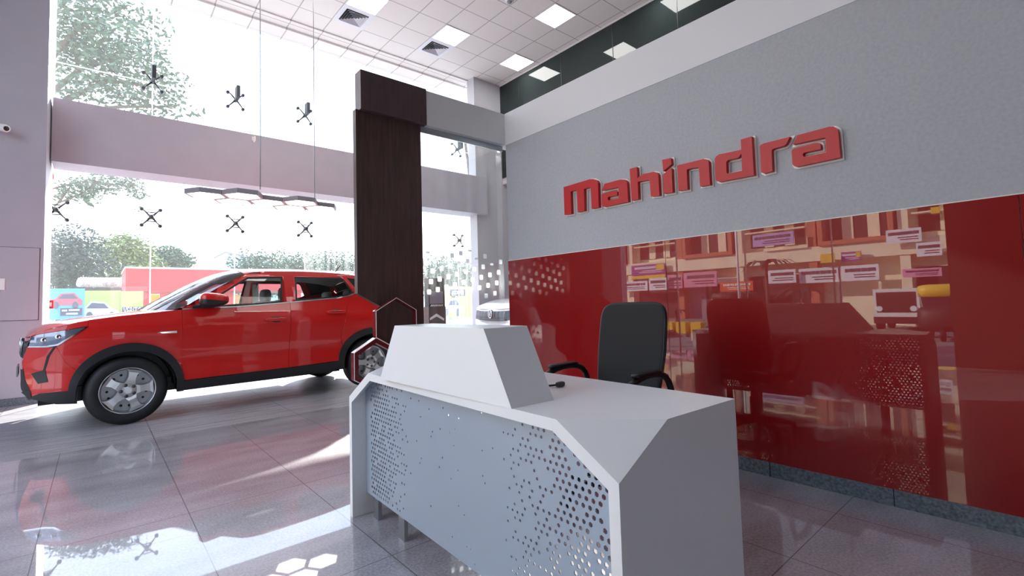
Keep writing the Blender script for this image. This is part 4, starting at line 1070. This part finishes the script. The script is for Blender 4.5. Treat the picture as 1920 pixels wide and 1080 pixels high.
# ------------------------------------------------------------------ the street to the left, mirrored in the red glass
XS = -20.0
struct('ground_side', Box(-60, X0-.2, -40, FY+.1, GZ-.1-.25, GZ-.25), 'asphalt')
struct('ground_corner', Box(-60, X0-.2, FY+.1, 60, GZ-.1-.25, GZ-.25), 'asphalt')
GS = GZ-.25
def rf(px, py, x=XS):
    """point of the street seen in the red glass at this photo place"""
    d = ray(px, py); k = (2*(XW-.012)-x)/d[0]
    return Vector((x, d[1]*k, CAM_H+d[2]*k))
t = thing('shop_building', 'long cream shop building with terracotta window frames, mirrored in the red glass', 'building', (XS, 12, GS))
o = Vector((XS, 12, GS)); BY0, BY1 = -6, 36
obj('wall', Box(-6, -.6, BY0-12, BY1-12, 0, 9.5), 'cream', t)
b = Box(-.6, 0, BY0-12, BY1-12, 3.05, 3.75); box(b, -.6, .0, BY0-12, BY1-12, 6.6, 7.4); box(b, -.6, -.3, BY0-12, BY1-12, 5.75, 5.95)
obj('floor_band', b, 'cream', t)
nb = 12; bw = (BY1-BY0)/nb
for k in range(nb):
    y0 = BY0-12+k*bw
    obj('pier', Box(-.6, -.05, y0-.18, y0+.18, 0, 7.2), 'cream' if k % 2 else 'terracotta', t)
    f = obj('window', Box(-.62, -.56, y0+.45, y0+bw-.45, 4.0, 5.75), 'shop_dark', t)
    b = Box(-.58, .12, y0+.30, y0+.50, 3.75, 6.6); box(b, -.58, .12, y0+bw-.5, y0+bw-.3, 3.75, 6.6); box(b, -.58, .12, y0+.5, y0+bw-.5, 3.75, 3.95); box(b, -.58, .12, y0+.5, y0+bw-.5, 6.3, 6.6)
    if k % 2: obj('window_frame', b, 'terracotta', f)
    else:
        b.free(); b = BM(); box(b, -.56, -.1, y0+.3, y0+bw-.3, 4.75, 4.82); box(b, -.56, -.1, y0+.3, y0+bw-.3, 5.2, 5.27); obj('railing', b, 'cream', f)
    b = Box(-.56, -.53, y0+.9, y0+1.35, 4.0, 5.4); box(b, -.56, -.53, y0+1.9, y0+2.35, 4.0, 5.4); obj('curtain', b, 'cream', f)
    sh = obj('shop_front', Box(-.62, -.55, y0+.25, y0+bw-.25, 0, 2.5), ['shop_dark', 'shutter', 'shop_dark', 'cream'][k % 4], t)
    if k % 4 == 1: obj('shop_door', Box(-.55, -.52, y0+1.0, y0+2.2, 0, 2.2), 'shop_dark', sh)
signs = [((1184, 1247, 496, 515), 'sign_purple', 'purple shop banner with a yellow corner, mirrored above the chair'), ((1184, 1247, 516, 523), 'sign_yellow', 'narrow yellow strip sign under the purple banner'),
         ((1157, 1214, 528, 546), 'sign_white', 'white shop sign at the left end of the mirrored street'), ((1217, 1250, 521, 544), 'sign_white', 'white shop sign above the chair, second from the left'),
         ((1252, 1279, 515, 541), 'sign_pink', 'pinkish picture sign right of the chair top'), ((1282, 1344, 510, 538), 'sign_pink', 'wide pink and white shop sign in the mirrored street'),
         ((1350, 1412, 528, 546), 'sign_orange', 'orange red shop sign behind the mirrored pole'), ((1440, 1492, 506, 531), 'sign_white', 'white shop sign left of the widest white sign'),
         ((1498, 1574, 502, 530), 'sign_white', 'widest white shop sign, left half, beside the mirrored door handle'), ((1577, 1648, 497, 526), 'sign_white', 'widest white shop sign, right half, over the shutter'),
         ((1411, 1488, 437, 460), 'sign_violet', 'violet banner hung on the upper floor, mirrored near the grey wall'), ((1538, 1565, 476, 495), 'sign_yellow', 'small yellow sign under an upper window'),
         ((1577, 1615, 472, 490), 'sign_purple', 'purple sign with a yellow blob under an upper window'), ((1661, 1728, 429, 455), 'sign_white', 'white banner high at the right of the mirrored street'),
         ((1718, 1766, 454, 480), 'sign_white', 'white sign at the right edge of the mirrored street'), ((1692, 1766, 503, 519), 'sign_pink', 'pale red sign over the mirrored van'),
         ((1745, 1762, 388, 402), 'sign_yellow', 'tiny yellow sign at the top right of the mirrored street')]
for k, ((x0, x1, y0, y1), m, lab) in enumerate(signs):
    xx = XS+.25+.075*(k % 4); a = rf(x0, (y0+y1)/2, xx); c = rf(x1, (y0+y1)/2, xx); mid_ = (x0+x1)/2
    zt, zb_ = rf(mid_, y0, xx).z, rf(mid_, y1, xx).z; ym, hw = (a.y+c.y)/2, abs(a.y-c.y)/2
    t = thing('shop_sign', lab, 'sign', (xx, ym, zb_), 0, 'shop signs of the mirrored street'); hh = zt-zb_
    obj('board', Box(-.06, 0, -hw, hw, 0, hh), m, t)
    if m != 'sign_yellow':
        b = BM(); rs = random.Random(k); y = -hw*.85
        while y < hw*.8:
            wd_ = hw*(.05+.07*rs.random()); box(b, 0, .01, y, min(y+wd_, hw*.9), hh*.58, hh*.80); y += wd_*1.35
        for zz in (.2, .36): box(b, 0, .01, -hw*.8, hw*(.2+.5*rs.random()), hh*zz, hh*(zz+.06))
        obj('lettering', b, 'ink' if m not in ('sign_purple', 'sign_orange') else 'white_paint', t)
    else: obj('rim', Box(.0, .01, -hw, hw, 0, hh*.12), 'ink', t)
    if m == 'sign_purple': obj('yellow_patch', Box(.0, .015, -hw*.95, -hw*.5, hh*.4, hh*.95), 'sign_yellow', t)
# street furniture and vehicles
a = rf(1388, 585, -14)
t = thing('street_pole', 'slim steel street pole mirrored in the middle of the red glass', 'pole', (-14, a.y, GS)); obj('shaft', tube(BM(), [(0, 0, 0), (0, 0, 6.5)], [.055, .04], 10), 'sign_white', t, True); obj('arm', tube(BM(), [(0, 0, 6.3), (.9, 0, 6.6)], .04, 6), 'sign_white', t, True)
a = rf(1682, 600, -16.2); b_ = rf(1682, 541, -16.2); hv = b_.z-GS
t = thing('van', 'white box van facing the showroom, mirrored at the right of the street', 'van', (-16.2, a.y, GS))
obj('body', Box(-3.0, 0, -.68, .68, .35, hv), 'white_paint', t, bev=.08); obj('windscreen', Box(-.02, .015, -.58, .58, hv*.45, hv*.92), 'shop_dark', t); obj('bumper', Box(-.05, .08, -.68, .68, .3, .55), 'dark_steel', t)
for s in (-.5, .5): obj('headlamp', lathe(BM(), [(.11, 0), (.10, .04)], 'x', (0, s, .85), 16), 'lamp_white', t)
for u in (-.6, -2.3):
    for s in (-.62, .62): obj('wheel', lathe(BM(), [(.33, -.09), (.35, -.06), (.35, .06), (.33, .09)], 'y', (u, s, .35), 24), 'tyre', t)
def rick(px, py, x, lab, low='sign_yellow', up='shop_dark'):
    a = rf(px, py, x); t = thing('auto_rickshaw', lab, 'auto rickshaw', (x, a.y, GS), 0, 'auto rickshaws in the mirrored street')
    obj('body', superell(BM(), (-1.0, 0, .65), (1.15, .62, .40), .45, 24, 12), low, t, True); obj('hood', superell(BM(), (-1.15, 0, 1.45), (.95, .62, .22), .4, 24, 10), up, t, True)
    b = BM()
    for s in (-.52, .52): tube(b, [(-.15, s*.8, .95), (-.35, s, 1.4)], .03, 6); tube(b, [(-1.9, s, .9), (-1.95, s, 1.4)], .03, 6)
    obj('post', b, 'dark_steel', t); obj('windscreen', prism(BM(), [(-.16, -.45, .98), (-.16, .45, .98), (-.33, .5, 1.4), (-.33, -.5, 1.4)], (.01, 0, 0)), 'screen_glass', t)
    for u, s in ((.0, 0), (-1.7, -.5), (-1.7, .5)): obj('wheel', lathe(BM(), [(.2, -.05), (.22, -.03), (.22, .03), (.2, .05)], 'y', (u, s, .22), 18), 'tyre', t)
rick(1351, 590, -15.1, 'yellow and black auto rickshaw mirrored left of the street pole foot'); rick(1386, 590, -17.6, 'yellow and black auto rickshaw mirrored right of the street pole foot'); rick(1766, 596, -12.4, 'yellow and black auto rickshaw mirrored at the right end, beside the van', 'shop_dark', 'sign_yellow')
for px, lab in ((1257, 'next to the chair'), (1281, 'in the middle'), (1309, 'farthest from the chair')):
    a = rf(px, 610, -11)
    t = thing('kerb_block', 'yellow kerb block in the mirrored street, ' + lab, 'kerb block', (-11, a.y, GS), 0, 'yellow kerb blocks')
    obj('block', Box(-.2, .2, -.20, .20, 0, .55), 'sign_yellow', t, bev=.04); obj('foot', Box(-.25, .25, -.23, .23, 0, .12), 'asphalt', t)
a, c = rf(1300, 620, -9), rf(1745, 628, -9)
t = thing('kerb', 'long pale kerb along the mirrored street', 'kerb', (-9, (a.y+c.y)/2, GS)); obj('stone', Box(-.15, .15, -abs(a.y-c.y)/2, abs(a.y-c.y)/2, 0, .3), 'cream', t, bev=.03); obj('gutter', Box(.15, .45, -abs(a.y-c.y)/2, abs(a.y-c.y)/2, 0, .06), 'asphalt', t)
for k, (px, py, lab) in enumerate(((1440, 565, 'young palm mirrored beside the white shop sign'), (1268, 585, 'low shrub mirrored right of the chair top'), (1505, 575, 'spreading palm mirrored over the desk silhouette'))):
    a = rf(px, py, -12.5); base = Vector((-12.5, a.y, GS)); b = BM(); rs = random.Random(50+k); hgt = (2.6, .9, 1.5)[k]
    t = thing('palm' if k != 1 else 'shrub', lab, 'plant', base)
    obj('trunk', tube(BM(), [(0, 0, 0), (0, 0, hgt)], [.08, .05], 8), 'bark', t, True)
    for q in range(16):
        an = 2*PI*q/16+rs.random()*.3; L_ = (.9+.4*rs.random())*(1 if k != 1 else .5); pts = [Vector((math.cos(an)*L_*f, math.sin(an)*L_*f, hgt+L_*(.75*f-.9*f*f))) for f in (0, .3, .6, 1)]
        sd = Vector((-math.sin(an), math.cos(an), 0))*.09
        for p0, p1, w0, w1 in zip(pts, pts[1:], (.3, 1, .8), (1, .8, .1)): b.faces.new([b.verts.new(v) for v in (p0-sd*w0, p0+sd*w0, p1+sd*w1, p1-sd*w1)])
    obj('fronds', b, 'leaf_dark', t)
